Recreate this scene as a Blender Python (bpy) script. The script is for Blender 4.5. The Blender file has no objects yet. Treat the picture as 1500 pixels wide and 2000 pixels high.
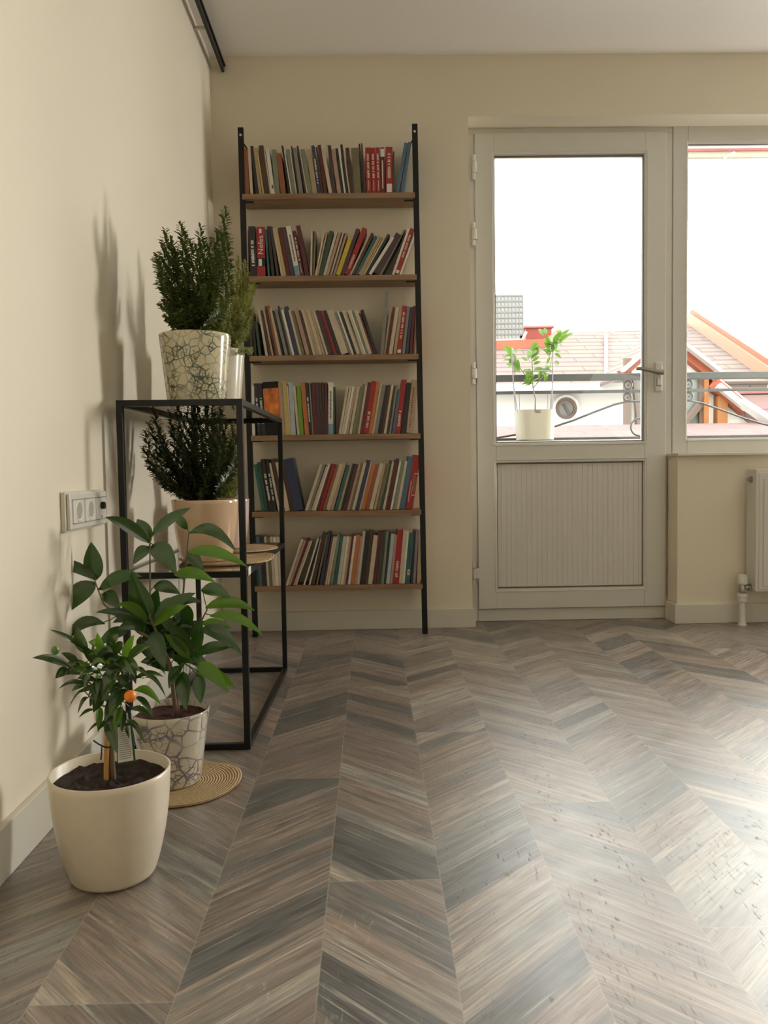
import bpy, math, random
from mathutils import Vector, Matrix, noise
rnd = random.Random(7)
sc = bpy.context.scene
col = sc.collection

# ------------------------------------------------------------------ camera
FPX, HC, PITCH, ROLL, YAW = 1600.0, 0.70, 0.0526, 0.015, 0.0148
Fv = Vector((math.sin(YAW)*math.cos(PITCH), math.cos(YAW)*math.cos(PITCH), -math.sin(PITCH)))
Rv = Vector((math.cos(YAW), -math.sin(YAW), 0))
Uv = Rv.cross(Fv)
R2 = Rv*math.cos(ROLL) - Uv*math.sin(ROLL)
U2 = Uv*math.cos(ROLL) + Rv*math.sin(ROLL)
CAM = Vector((0, 0, HC))
cd = bpy.data.cameras.new('camera')
cam = bpy.data.objects.new('camera', cd)
col.objects.link(cam)
cam.matrix_world = Matrix(((R2.x, U2.x, -Fv.x, 0), (R2.y, U2.y, -Fv.y, 0), (R2.z, U2.z, -Fv.z, HC), (0, 0, 0, 1)))
cd.sensor_fit = 'VERTICAL'
cd.sensor_height = 24.0
cd.lens = 24.0*FPX/2000.0
cd.clip_start = 0.05
cd.clip_end = 200
sc.camera = cam

# ------------------------------------------------------------------ colour management, sky, daylight
sc.view_settings.view_transform = 'Standard'
sc.view_settings.look = 'None'
sc.view_settings.exposure = 0.0
sc.view_settings.gamma = 1.0
sc.view_settings.use_curve_mapping = False
WORLD = 6.6
w = bpy.data.worlds.new('overcast_sky')
sc.world = w
w.use_nodes = True
nt = w.node_tree
bg = nt.nodes['Background']
tc = nt.nodes.new('ShaderNodeTexCoord')
sep = nt.nodes.new('ShaderNodeSeparateXYZ')
mr = nt.nodes.new('ShaderNodeMapRange')
mr.inputs['From Min'].default_value = -0.05
mr.inputs['From Max'].default_value = 1.0
mr.inputs['To Min'].default_value = WORLD
mr.inputs['To Max'].default_value = WORLD*1.15
nt.links.new(tc.outputs['Generated'], sep.inputs[0])
nt.links.new(sep.outputs['Z'], mr.inputs['Value'])
nt.links.new(mr.outputs[0], bg.inputs['Strength'])
bg.inputs['Color'].default_value = (1.0, 0.985, 0.95, 1)
try:
    sc.cycles.max_bounces = 10
    sc.cycles.diffuse_bounces = 7
    sc.cycles.transparent_max_bounces = 16
    sc.cycles.use_denoising = True
    sc.cycles.sample_clamp_indirect = 6.0
    sc.cycles.caustics_reflective = False
    sc.cycles.caustics_refractive = False
except Exception:
    pass

def area(name, loc, aim, sx, sy, power, colr, sprd=180):
    l = bpy.data.lights.new(name, 'AREA')
    l.shape = 'RECTANGLE'
    l.size, l.size_y, l.energy, l.color = sx, sy, power, colr
    l.spread = math.radians(sprd)
    o = bpy.data.objects.new(name, l)
    col.objects.link(o)
    o.location = loc
    o.rotation_euler = (Vector(aim)-Vector(loc)).to_track_quat('-Z', 'Z').to_euler()
    return o
DW = 3.565          # depth of the back wall's room face
# daylight entering the wide part of the window that lies right of the frame
area('window_daylight', (3.34, DW+0.50, 1.45), (-0.6, 1.5, 0.80), 1.5, 1.35, 335, (1.0, 0.985, 0.93), 140)
area('rear_fill_light', (3.6, -3.6, 1.6), (-0.6, 1.8, 0.7), 1.4, 1.2, 14, (1.0, 0.95, 0.86))  # added fill lamp behind the camera, lifts back wall and ceiling; no window there

# ------------------------------------------------------------------ pixel -> place helpers
def ray(px, py):
    return Fv + R2*((px-750)/FPX) + U2*((1000-py)/FPX)
def P(px, py, Y):
    d = ray(px, py)
    return CAM + d*(Y/d.y)
def FL(px, py, z=0.0):
    d = ray(px, py)
    return CAM + d*((z-HC)/d.z)
def WX(px, py, X):
    d = ray(px, py)
    return CAM + d*(X/d.x)

# ------------------------------------------------------------------ materials
MATS = {}
def s2l(c):
    return tuple((v/12.92 if v <= 0.04045 else ((v+0.055)/1.055)**2.4) for v in c)
def hexc(h):
    return s2l(tuple(int(h[i:i+2], 16)/255 for i in (0, 2, 4)))
def mat(name, rgb, rough=0.5, metal=0.0, spec=0.5, bump=0.0, bscale=60.0, var=0.0, vscale=8.0, vstretch=(1, 1, 1), coat=0.0, transl=0.0):
    if name in MATS: return MATS[name]
    m = bpy.data.materials.new(name)
    m.use_nodes = True
    n, l = m.node_tree.nodes, m.node_tree.links
    b = n['Principled BSDF']
    b.inputs['Base Color'].default_value = (*rgb, 1)
    b.inputs['Roughness'].default_value = rough
    b.inputs['Metallic'].default_value = metal
    b.inputs['Specular IOR Level'].default_value = spec
    b.inputs['Coat Weight'].default_value = coat
    t = n.new('ShaderNodeTexCoord')
    if var > 0:
        mp = n.new('ShaderNodeMapping'); mp.inputs['Scale'].default_value = vstretch
        ns = n.new('ShaderNodeTexNoise'); ns.inputs['Scale'].default_value = vscale; ns.inputs['Detail'].default_value = 6
        mx = n.new('ShaderNodeMix'); mx.data_type = 'RGBA'
        l.new(t.outputs['Object'], mp.inputs[0]); l.new(mp.outputs[0], ns.inputs['Vector'])
        mx.inputs[6].default_value = (*[c*(1-var) for c in rgb], 1)
        mx.inputs[7].default_value = (*[min(1, c*(1+var)) for c in rgb], 1)
        mm = n.new('ShaderNodeMapRange'); mm.inputs['From Min'].default_value = .3; mm.inputs['From Max'].default_value = .7
        l.new(ns.outputs['Fac'], mm.inputs['Value'])
        l.new(mm.outputs[0], mx.inputs[0]); l.new(mx.outputs[2], b.inputs['Base Color'])
    if bump > 0:
        nb = n.new('ShaderNodeTexNoise'); nb.inputs['Scale'].default_value = bscale; nb.inputs['Detail'].default_value = 4
        bp = n.new('ShaderNodeBump'); bp.inputs['Strength'].default_value = bump; bp.inputs['Distance'].default_value = 0.002
        l.new(t.outputs['Object'], nb.inputs['Vector']); l.new(nb.outputs['Fac'], bp.inputs['Height']); l.new(bp.outputs[0], b.inputs['Normal'])
    if transl > 0:
        out = n['Material Output']
        tr = n.new('ShaderNodeBsdfTranslucent')
        tr.inputs['Color'].default_value = (min(1, rgb[0]*2.6), min(1, rgb[1]*2.6), rgb[2]*1.2, 1)
        ms = n.new('ShaderNodeMixShader'); ms.inputs[0].default_value = transl
        l.new(b.outputs[0], ms.inputs[1]); l.new(tr.outputs[0], ms.inputs[2]); l.new(ms.outputs[0], out.inputs['Surface'])
    MATS[name] = m
    return m

WALLC = (0.76, 0.695, 0.56)
m_wall = mat('cream_wall_paint', WALLC, 0.75, bump=0.06, bscale=90, spec=0.25, var=0.02, vscale=2)
m_ceil = mat('ceiling_paint', (0.80, 0.76, 0.70), 0.85, spec=0.2)
m_white = mat('white_pvc', (0.66, 0.64, 0.575), 0.32, spec=0.45)
m_base = mat('white_skirting', (0.66, 0.63, 0.54), 0.4, bump=0.02)
m_gasket = mat('dark_gasket', (0.10, 0.085, 0.06), 0.6)
m_black = mat('black_powder_coat', (0.008, 0.008, 0.008), 0.34, spec=0.32)
m_chrome = mat('brushed_steel', (0.42, 0.40, 0.36), 0.3, metal=0.9)
m_plaster = mat('rough_plaster', (0.42, 0.35, 0.27), 0.95, bump=0.9, bscale=35, var=0.35, vscale=14, vstretch=(3, 3, 0.7))
m_soil = mat('dark_potting_soil', (0.022, 0.012, 0.007), 0.95, bump=1.0, bscale=120, var=0.6, vscale=60)
m_soil2 = mat('bark_soil', (0.060, 0.022, 0.014), 0.95, bump=1.0, bscale=120, var=0.6, vscale=60)
m_paper = mat('book_paper', (0.52, 0.45, 0.31), 0.9)

def wood(name, c1, c2, scale=(1.2, 14, 14), rough=0.5):
    m = bpy.data.materials.new(name); m.use_nodes = True
    n, l = m.node_tree.nodes, m.node_tree.links
    b = n['Principled BSDF']; b.inputs['Roughness'].default_value = rough
    t = n.new('ShaderNodeTexCoord'); mp = n.new('ShaderNodeMapping'); mp.inputs['Scale'].default_value = scale
    ns = n.new('ShaderNodeTexNoise'); ns.inputs['Scale'].default_value = 4; ns.inputs['Detail'].default_value = 8; ns.inputs['Distortion'].default_value = 0.6
    cr = n.new('ShaderNodeValToRGB')
    cr.color_ramp.elements[0].position = 0.3; cr.color_ramp.elements[0].color = (*c1, 1)
    cr.color_ramp.elements[1].position = 0.7; cr.color_ramp.elements[1].color = (*c2, 1)
    l.new(t.outputs['Object'], mp.inputs[0]); l.new(mp.outputs[0], ns.inputs['Vector']); l.new(ns.outputs['Fac'], cr.inputs[0]); l.new(cr.outputs[0], b.inputs['Base Color'])
    bp = n.new('ShaderNodeBump'); bp.inputs['Strength'].default_value = .15; bp.inputs['Distance'].default_value = .001
    l.new(ns.outputs['Fac'], bp.inputs['Height']); l.new(bp.outputs[0], b.inputs['Normal'])
    return m
m_shelf = wood('oak_laminate', (0.20, 0.115, 0.058), (0.33, 0.205, 0.115))
m_stake = wood('bamboo', (0.50, 0.24, 0.07), (0.66, 0.36, 0.13), (14, 14, 1.2))
m_bark = wood('plant_bark', (0.09, 0.055, 0.03), (0.20, 0.13, 0.08), (14, 14, 2))

def glass_mat():
    m = bpy.data.materials.new('clear_glass'); m.use_nodes = True
    n, l = m.node_tree.nodes, m.node_tree.links
    n.remove(n['Principled BSDF'])
    tr = n.new('ShaderNodeBsdfTransparent'); tr.inputs[0].default_value = (0.96, 0.97, 0.96, 1)
    gl = n.new('ShaderNodeBsdfGlossy'); gl.inputs['Roughness'].default_value = 0.02
    fr = n.new('ShaderNodeFresnel'); fr.inputs[0].default_value = 1.3
    ms = n.new('ShaderNodeMixShader')
    l.new(fr.outputs[0], ms.inputs[0]); l.new(tr.outputs[0], ms.inputs[1]); l.new(gl.outputs[0], ms.inputs[2])
    l.new(ms.outputs[0], n['Material Output'].inputs['Surface'])
    return m
m_glass = glass_mat()

def marble(name, base, vein, sc_=24.0, dens=0.055):
    m = bpy.data.materials.new(name); m.use_nodes = True
    n, l = m.node_tree.nodes, m.node_tree.links
    b = n['Principled BSDF']; b.inputs['Roughness'].default_value = 0.16; b.inputs['Coat Weight'].default_value = 0.4
    t = n.new('ShaderNodeTexCoord')
    n1 = n.new('ShaderNodeTexNoise'); n1.inputs['Scale'].default_value = 9
    ad = n.new('ShaderNodeMix'); ad.data_type = 'VECTOR'; ad.inputs[0].default_value = 0.035
    l.new(t.outputs['Object'], ad.inputs[4]); l.new(t.outputs['Object'], n1.inputs['Vector']); l.new(n1.outputs['Color'], ad.inputs[5])
    vo = n.new('ShaderNodeTexVoronoi'); vo.feature = 'DISTANCE_TO_EDGE'; vo.inputs['Scale'].default_value = sc_
    vo2 = n.new('ShaderNodeTexVoronoi'); vo2.feature = 'DISTANCE_TO_EDGE'; vo2.inputs['Scale'].default_value = sc_*2.3
    l.new(ad.outputs[1], vo.inputs['Vector']); l.new(ad.outputs[1], vo2.inputs['Vector'])
    n2 = n.new('ShaderNodeTexNoise'); n2.inputs['Scale'].default_value = 16; n2.inputs['Detail'].default_value = 3
    l.new(t.outputs['Object'], n2.inputs['Vector'])
    r1 = n.new('ShaderNodeMapRange'); r1.inputs['From Min'].default_value = dens; r1.inputs['From Max'].default_value = dens*.25; l.new(vo.outputs[0], r1.inputs['Value'])
    r2 = n.new('ShaderNodeMapRange'); r2.inputs['From Min'].default_value = dens*1.2; r2.inputs['From Max'].default_value = dens*.3; l.new(vo2.outputs[0], r2.inputs['Value'])
    r3 = n.new('ShaderNodeMapRange'); r3.inputs['From Min'].default_value = .30; r3.inputs['From Max'].default_value = .58; l.new(n2.outputs['Fac'], r3.inputs['Value'])
    r4 = n.new('ShaderNodeMapRange'); r4.inputs['From Min'].default_value = .52; r4.inputs['From Max'].default_value = .62; l.new(n2.outputs['Fac'], r4.inputs['Value'])
    a = n.new('ShaderNodeMath'); a.operation = 'MULTIPLY'; l.new(r1.outputs[0], a.inputs[0]); l.new(r3.outputs[0], a.inputs[1])
    c = n.new('ShaderNodeMath'); c.operation = 'MULTIPLY'; l.new(r2.outputs[0], c.inputs[0]); l.new(r4.outputs[0], c.inputs[1])
    d = n.new('ShaderNodeMath'); d.operation = 'MAXIMUM'; l.new(a.outputs[0], d.inputs[0]); l.new(c.outputs[0], d.inputs[1])
    mx = n.new('ShaderNodeMix'); mx.data_type = 'RGBA'
    mx.inputs[6].default_value = (*base, 1); mx.inputs[7].default_value = (*vein, 1)
    l.new(d.outputs[0], mx.inputs[0]); l.new(mx.outputs[2], b.inputs['Base Color'])
    return m

def jute():
    m = bpy.data.materials.new('braided_jute'); m.use_nodes = True
    n, l = m.node_tree.nodes, m.node_tree.links
    b = n['Principled BSDF']; b.inputs['Roughness'].default_value = 0.85
    t = n.new('ShaderNodeTexCoord')
    wv = n.new('ShaderNodeTexWave'); wv.wave_type = 'RINGS'; wv.rings_direction = 'Z'; wv.inputs['Scale'].default_value = 52; wv.inputs['Distortion'].default_value = .4
    ns = n.new('ShaderNodeTexNoise'); ns.inputs['Scale'].default_value = 160
    l.new(t.outputs['Object'], wv.inputs['Vector']); l.new(t.outputs['Object'], ns.inputs['Vector'])
    mu = n.new('ShaderNodeMath'); mu.operation = 'MULTIPLY'; l.new(wv.outputs['Fac'], mu.inputs[0]); l.new(ns.outputs['Fac'], mu.inputs[1])
    cr = n.new('ShaderNodeValToRGB')
    cr.color_ramp.elements[0].position = 0.05; cr.color_ramp.elements[0].color = (0.27, 0.17, 0.075, 1)
    cr.color_ramp.elements[1].position = 0.45; cr.color_ramp.elements[1].color = (0.62, 0.46, 0.25, 1)
    l.new(mu.outputs[0], cr.inputs[0]); l.new(cr.outputs[0], b.inputs['Base Color'])
    bp = n.new('ShaderNodeBump'); bp.inputs['Strength'].default_value = .8; bp.inputs['Distance'].default_value = .003
    l.new(wv.outputs['Fac'], bp.inputs['Height']); l.new(bp.outputs[0], b.inputs['Normal'])
    return m
m_jute = jute()

def floor_mat():
    m = bpy.data.materials.new('chevron_vinyl'); m.use_nodes = True
    n, l = m.node_tree.nodes, m.node_tree.links
    b = n['Principled BSDF']
    t = n.new('ShaderNodeTexCoord')
    sp = n.new('ShaderNodeSeparateXYZ'); l.new(t.outputs['Object'], sp.inputs[0])
    def M(op, a, c=None, d=None):
        k = n.new('ShaderNodeMath'); k.operation = op
        for i, v in enumerate((a, c, d)):
            if v is None: continue
            if isinstance(v, (int, float)): k.inputs[i].default_value = v
            else: l.new(v, k.inputs[i])
        return k.outputs[0]
    BW = 0.190
    # planks lie askew by about a degree, as the room's long side does
    xr = M('ADD', M('MULTIPLY', sp.outputs['Y'], 0.0), sp.outputs['X'])
    u = M('DIVIDE', M('ADD', xr, 0.083+BW*20), BW)
    band = M('FLOOR', u)
    fu = M('FRACT', u)
    par = M('MODULO', band, 2.0)
    sg = M('SUBTRACT', 1.0, M('MULTIPLY', par, 2.0))
    # long boards: joints across the strip
    jo = M('FRACT', M('MULTIPLY', M('SUBTRACT', band, 20.0), 0.377))
    vb = M('DIVIDE', M('ADD', sp.outputs['Y'], M('ADD', M('MULTIPLY', jo, 1.25), 11.14)), 1.25)
    board = M('FLOOR', vb)
    fb = M('FRACT', vb)
    slope = 0.98*BW
    v = M('ADD', sp.outputs['Y'], M('MULTIPLY', M('MULTIPLY', sg, fu), slope))
    voff = M('ADD', v, M('ADD', M('MULTIPLY', band, 0.31), M('MULTIPLY', board, 0.173)))
    # uneven slat widths
    wob = n.new('ShaderNodeTexNoise'); wob.noise_dimensions = '1D'; wob.inputs['Scale'].default_value = 4.0; wob.inputs['Detail'].default_value = 0
    l.new(voff, wob.inputs['W'])
    vq = M('DIVIDE', M('ADD', voff, M('MULTIPLY', wob.outputs['Fac'], 0.20)), 0.088)
    slat = M('FLOOR', vq)
    fs = M('FRACT', vq)
    cb = n.new('ShaderNodeCombineXYZ'); l.new(slat, cb.inputs[0]); l.new(band, cb.inputs[1]); l.new(board, cb.inputs[2])
    wn = n.new('ShaderNodeTexWhiteNoise'); wn.noise_dimensions = '3D'; l.new(cb.outputs[0], wn.inputs['Vector'])
    cr = n.new('ShaderNodeValToRGB')
    pal = [(0.0, (0.100, 0.096, 0.090)), (0.13, (0.150, 0.140, 0.124)), (0.26, (0.205, 0.166, 0.138)), (0.42, (0.262, 0.208, 0.168)), (0.56, (0.225, 0.176, 0.142)), (0.68, (0.315, 0.270, 0.220)), (0.80, (0.275, 0.205, 0.162)), (0.92, (0.345, 0.305, 0.250)), (1.0, (0.195, 0.186, 0.170))]
    e = cr.color_ramp.elements
    e[0].position, e[0].color = pal[0][0], (*pal[0][1], 1)
    e[1].position, e[1].color = pal[-1][0], (*pal[-1][1], 1)
    for p_, c_ in pal[1:-1]:
        k = e.new(p_); k.color = (*c_, 1)
    l.new(wn.outputs['Value'], cr.inputs[0])
    # grain runs along the slat: coordinate across it is v, along it is x
    cg = n.new('ShaderNodeCombineXYZ')
    l.new(M('MULTIPLY', xr, 3.0), cg.inputs[0]); l.new(M('MULTIPLY', v, 23.0), cg.inputs[1]); l.new(M('ADD', M('MULTIPLY', slat, 3.7), M('MULTIPLY', band, 1.9)), cg.inputs[2])
    g1 = n.new('ShaderNodeTexNoise'); g1.inputs['Scale'].default_value = 2.2; g1.inputs['Detail'].default_value = 9; g1.inputs['Roughness'].default_value = .65; g1.inputs['Distortion'].default_value = 1.0
    l.new(cg.outputs[0], g1.inputs['Vector'])
    r1 = n.new('ShaderNodeMapRange'); r1.inputs['From Min'].default_value = .32; r1.inputs['From Max'].default_value = .68; r1.inputs['To Min'].default_value = .52; r1.inputs['To Max'].default_value = 1.42
    l.new(g1.outputs['Fac'], r1.inputs['Value'])
    mu = n.new('ShaderNodeMix'); mu.data_type = 'RGBA'; mu.blend_type = 'MULTIPLY'; mu.inputs[0].default_value = 1
    l.new(cr.outputs[0], mu.inputs[6]); l.new(r1.outputs[0], mu.inputs[7])
    cgf = n.new('ShaderNodeCombineXYZ')
    l.new(M('MULTIPLY', xr, 9.0), cgf.inputs[0]); l.new(M('MULTIPLY', v, 130.0), cgf.inputs[1]); l.new(M('MULTIPLY', slat, 2.3), cgf.inputs[2])
    gf = n.new('ShaderNodeTexNoise'); gf.inputs['Scale'].default_value = 1.6; gf.inputs['Detail'].default_value = 5; gf.inputs['Roughness'].default_value = .7
    l.new(cgf.outputs[0], gf.inputs['Vector'])
    rf = n.new('ShaderNodeMapRange'); rf.inputs['From Min'].default_value = .35; rf.inputs['From Max'].default_value = .62; rf.inputs['To Min'].default_value = .62; rf.inputs['To Max'].default_value = 1.12
    l.new(gf.outputs['Fac'], rf.inputs['Value'])
    mu2 = n.new('ShaderNodeMix'); mu2.data_type = 'RGBA'; mu2.blend_type = 'MULTIPLY'; mu2.inputs[0].default_value = 1
    l.new(mu.outputs[2], mu2.inputs[6]); l.new(rf.outputs[0], mu2.inputs[7]); mu = mu2
    # blue-grey weathered streaks
    g2 = n.new('ShaderNodeTexNoise'); g2.inputs['Scale'].default_value = 0.8; g2.inputs['Detail'].default_value = 3
    l.new(cg.outputs[0], g2.inputs['Vector'])
    r2 = n.new('ShaderNodeMapRange'); r2.inputs['From Min'].default_value = .50; r2.inputs['From Max'].default_value = .66; r2.inputs['To Max'].default_value = .62
    l.new(g2.outputs['Fac'], r2.inputs['Value'])
    mb = n.new('ShaderNodeMix'); mb.data_type = 'RGBA'; l.new(r2.outputs[0], mb.inputs[0]); l.new(mu.outputs[2], mb.inputs[6]); mb.inputs[7].default_value = (0.105, 0.110, 0.108, 1)
    # pale scratches
    cg2 = n.new('ShaderNodeCombineXYZ')
    l.new(M('MULTIPLY', xr, 3.0), cg2.inputs[0]); l.new(M('MULTIPLY', v, 70.0), cg2.inputs[1]); l.new(M('MULTIPLY', slat, 1.7), cg2.inputs[2])
    g3 = n.new('ShaderNodeTexNoise'); g3.inputs['Scale'].default_value = 2.0; g3.inputs['Detail'].default_value = 3
    l.new(cg2.outputs[0], g3.inputs['Vector'])
    r3 = n.new('ShaderNodeMapRange'); r3.inputs['From Min'].default_value = .62; r3.inputs['From Max'].default_value = .72; r3.inputs['To Max'].default_value = .55
    l.new(g3.outputs['Fac'], r3.inputs['Value'])
    mc = n.new('ShaderNodeMix'); mc.data_type = 'RGBA'; l.new(r3.outputs[0], mc.inputs[0]); l.new(mb.outputs[2], mc.inputs[6]); mc.inputs[7].default_value = (0.50, 0.46, 0.39, 1)
    # joints
    e1 = M('LESS_THAN', M('ABSOLUTE', M('SUBTRACT', fu, 0.5)), 0.4945)
    e2 = M('LESS_THAN', M('ABSOLUTE', M('SUBTRACT', fb, 0.5)), 0.4987)
    jn = M('SUBTRACT', 1.0, M('MULTIPLY', e1, e2))
    md = n.new('ShaderNodeMix'); md.data_type = 'RGBA'; l.new(M('MULTIPLY', jn, 0.38), md.inputs[0]); l.new(mc.outputs[2], md.inputs[6]); md.inputs[7].default_value = (0.36, 0.31, 0.25, 1)
    es = M('GREATER_THAN', M('ABSOLUTE', M('SUBTRACT', fs, 0.5)), 0.485)
    mf = n.new('ShaderNodeMix'); mf.data_type = 'RGBA'; l.new(M('MULTIPLY', es, 0.35), mf.inputs[0]); l.new(md.outputs[2], mf.inputs[6]); mf.inputs[7].default_value = (0.10, 0.085, 0.07, 1)
    l.new(mf.outputs[2], b.inputs['Base Color'])
    # embossed pores run along the boards (straight away from the camera) as short dashes
    cp = n.new('ShaderNodeCombineXYZ'); l.new(M('MULTIPLY', sp.outputs['X'], 260.0), cp.inputs[0]); l.new(M('MULTIPLY', sp.outputs['Y'], 42.0), cp.inputs[1])
    g4 = n.new('ShaderNodeTexNoise'); g4.inputs['Scale'].default_value = 1.0; g4.inputs['Detail'].default_value = 2
    l.new(cp.outputs[0], g4.inputs['Vector'])
    g5 = n.new('ShaderNodeTexNoise'); g5.inputs['Scale'].default_value = 2.2; g5.inputs['Detail'].default_value = 1
    cp2 = n.new('ShaderNodeCombineXYZ'); l.new(M('MULTIPLY', sp.outputs['X'], 12.0), cp2.inputs[0]); l.new(M('MULTIPLY', sp.outputs['Y'], 1.4), cp2.inputs[1]); l.new(cp2.outputs[0], g5.inputs['Vector'])
    pore = M('MULTIPLY', M('GREATER_THAN', g4.outputs['Fac'], 0.62), M('GREATER_THAN', g5.outputs['Fac'], 0.55))
    g6 = n.new('ShaderNodeTexNoise'); g6.inputs['Scale'].default_value = 5.0; g6.inputs['Detail'].default_value = 5
    l.new(cg.outputs[0], g6.inputs['Vector'])
    rr = n.new('ShaderNodeMapRange'); rr.inputs['To Min'].default_value = 0.26; rr.inputs['To Max'].default_value = 0.48
    g7 = n.new('ShaderNodeTexNoise'); g7.inputs['Scale'].default_value = 14.0; g7.inputs['Detail'].default_value = 5
    l.new(t.outputs['Object'], g7.inputs['Vector'])
    l.new(g7.outputs['Fac'], rr.inputs['Value'])
    l.new(M('ADD', rr.outputs[0], M('MULTIPLY', pore, 0.35)), b.inputs['Roughness'])
    b.inputs['Specular IOR Level'].default_value = 0.95
    b.inputs['Coat Weight'].default_value = 0.18
    b.inputs['Coat Roughness'].default_value = 0.36
    h = M('SUBTRACT', M('MULTIPLY', g6.outputs['Fac'], 0.35), M('ADD', M('MULTIPLY', pore, 1.6), M('MULTIPLY', jn, 1.2)))
    bp = n.new('ShaderNodeBump'); bp.inputs['Strength'].default_value = .35; bp.inputs['Distance'].default_value = .0012
    l.new(h, bp.inputs['Height']); l.new(bp.outputs[0], b.inputs['Normal'])
    return m
m_floor = floor_mat()

# ------------------------------------------------------------------ mesh builder
class MB:
    def __init__(s):
        s.v, s.f, s.mi = [], [], []
    def add(s, vs, fs, mi=0):
        o = len(s.v); s.v += [Vector(q) for q in vs]
        for f in fs: s.f.append([i+o for i in f]); s.mi.append(mi)
    def box(s, a, b, mi=0):
        x0, y0, z0 = a; x1, y1, z1 = b
        s.add([(x0,y0,z0),(x1,y0,z0),(x1,y1,z0),(x0,y1,z0),(x0,y0,z1),(x1,y0,z1),(x1,y1,z1),(x0,y1,z1)],
              [(0,3,2,1),(4,5,6,7),(0,1,5,4),(1,2,6,5),(2,3,7,6),(3,0,4,7)], mi); return s
    def bar(s, p, q, wx, wy, up=(0, 1, 0), mi=0):
        p, q = Vector(p), Vector(q); d = (q-p).normalized()
        a = d.cross(Vector(up))
        if a.length < 1e-4: a = d.cross(Vector((1, 0, 0)))
        a.normalize(); c = a.cross(d).normalized()
        vs = []
        for e in (p, q):
            for i, j in ((-1,-1),(1,-1),(1,1),(-1,1)): vs.append(e + a*(i*wx/2) + c*(j*wy/2))
        s.add(vs, [(0,3,2,1),(4,5,6,7),(0,1,5,4),(1,2,6,5),(2,3,7,6),(3,0,4,7)], mi); return s
    def tube(s, pts, r, k=8, closed=False, mi=0):
        pts = [Vector(p) for p in pts]; n_ = len(pts)
        rs = r if isinstance(r, (list, tuple)) else [r]*n_
        vs, fs = [], []; prev = None
        for i, p in enumerate(pts):
            if closed: d = pts[(i+1) % n_]-pts[i-1]
            else: d = pts[min(i+1, n_-1)]-pts[max(i-1, 0)]
            d.normalize()
            a = prev if prev is not None else (Vector((0,0,1)) if abs(d.z) < .9 else Vector((1,0,0)))
            a = (a - d*a.dot(d)).normalized(); prev = a; c = d.cross(a)
            for j in range(k):
                t = 2*math.pi*j/k; vs.append(p + a*(rs[i]*math.cos(t)) + c*(rs[i]*math.sin(t)))
        m_ = n_ if closed else n_-1
        for i in range(m_):
            for j in range(k):
                a0, a1 = i*k+j, i*k+(j+1) % k; b0, b1 = ((i+1) % n_)*k+j, ((i+1) % n_)*k+(j+1) % k
                fs.append((a0, a1, b1, b0))
        if not closed: fs.append(tuple(range(k))[::-1]); fs.append(tuple((n_-1)*k+j for j in range(k)))
        s.add(vs, fs, mi); return s
    def lathe(s, c, prof, k=48, mi=0, sq=0.0):
        c = Vector(c); vs, fs = [], []; n_ = len(prof)
        for r, z in prof:
            for j in range(k):
                t = 2*math.pi*j/k; vs.append((c.x+r*math.cos(t), c.y+r*math.sin(t), c.z+z))
        for i in range(n_-1):
            for j in range(k):
                a0, a1 = i*k+j, i*k+(j+1) % k
                fs.append((a0, a1, a1+k, a0+k))
        if prof[0][0] > 1e-6: fs.append(tuple(range(k))[::-1])
        if prof[-1][0] > 1e-6: fs.append(tuple((n_-1)*k+j for j in range(k)))
        s.add(vs, fs, mi); return s
    def prism(s, poly, off, mi=0):
        poly = [Vector(p) for p in poly]; off = Vector(off); k = len(poly)
        vs = poly+[p+off for p in poly]
        fs = [tuple(range(k)), tuple(range(2*k-1, k-1, -1))]+[(i, i+k, (i+1) % k+k, (i+1) % k) for i in range(k)]
        s.add(vs, fs, mi); return s
    def build(s, name, m, parent=None, at=None, smooth=False, bevel=0.0):
        # vertices are given in place; the mesh is stored relative to `at` (or the parent's base)
        base = BASE.get(parent.name, Vector((0,0,0))) if parent else (Vector(at) if at is not None else Vector((0,0,0)))
        me = bpy.data.meshes.new(name)
        me.from_pydata([tuple(q-base) for q in s.v], [], s.f)
        ms = m if isinstance(m, (list, tuple)) else [m]
        for k in ms: me.materials.append(k)
        if len(ms) > 1: me.polygons.foreach_set('material_index', s.mi)
        if smooth:
            me.polygons.foreach_set('use_smooth', [True]*len(me.polygons))
        me.update()
        o = bpy.data.objects.new(name, me); col.objects.link(o)
        if smooth == 'auto':
            try: me.set_sharp_from_angle(angle=math.radians(40))
            except Exception: pass
        if bevel > 0:
            bv = o.modifiers.new('bevel', 'BEVEL'); bv.width = bevel; bv.segments = 2; bv.limit_method = 'ANGLE'
            bv.angle_limit = math.radians(50)
        if parent:
            o.parent = parent
        else:
            o.location = base
        BASE[o.name] = base
        return o
BASE = {}
def thing(name, label, cat, loc, group=None):
    o = bpy.data.objects.new(name, None); col.objects.link(o); o.location = loc; o.empty_display_size = .05
    BASE[o.name] = Vector(loc)
    return tag(o, label, cat, group)
def tag(o, label, cat, group=None, kind=None):
    o['label'] = label; o['category'] = cat
    if group: o['group'] = group
    if kind: o['kind'] = kind
    return o
def struct(o):
    o['kind'] = 'structure'; return o
def sempty(name, loc):
    o = bpy.data.objects.new(name, None); col.objects.link(o); o.location = loc; o.empty_display_size = .05
    BASE[o.name] = Vector(loc); o['kind'] = 'structure'; return o

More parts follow.
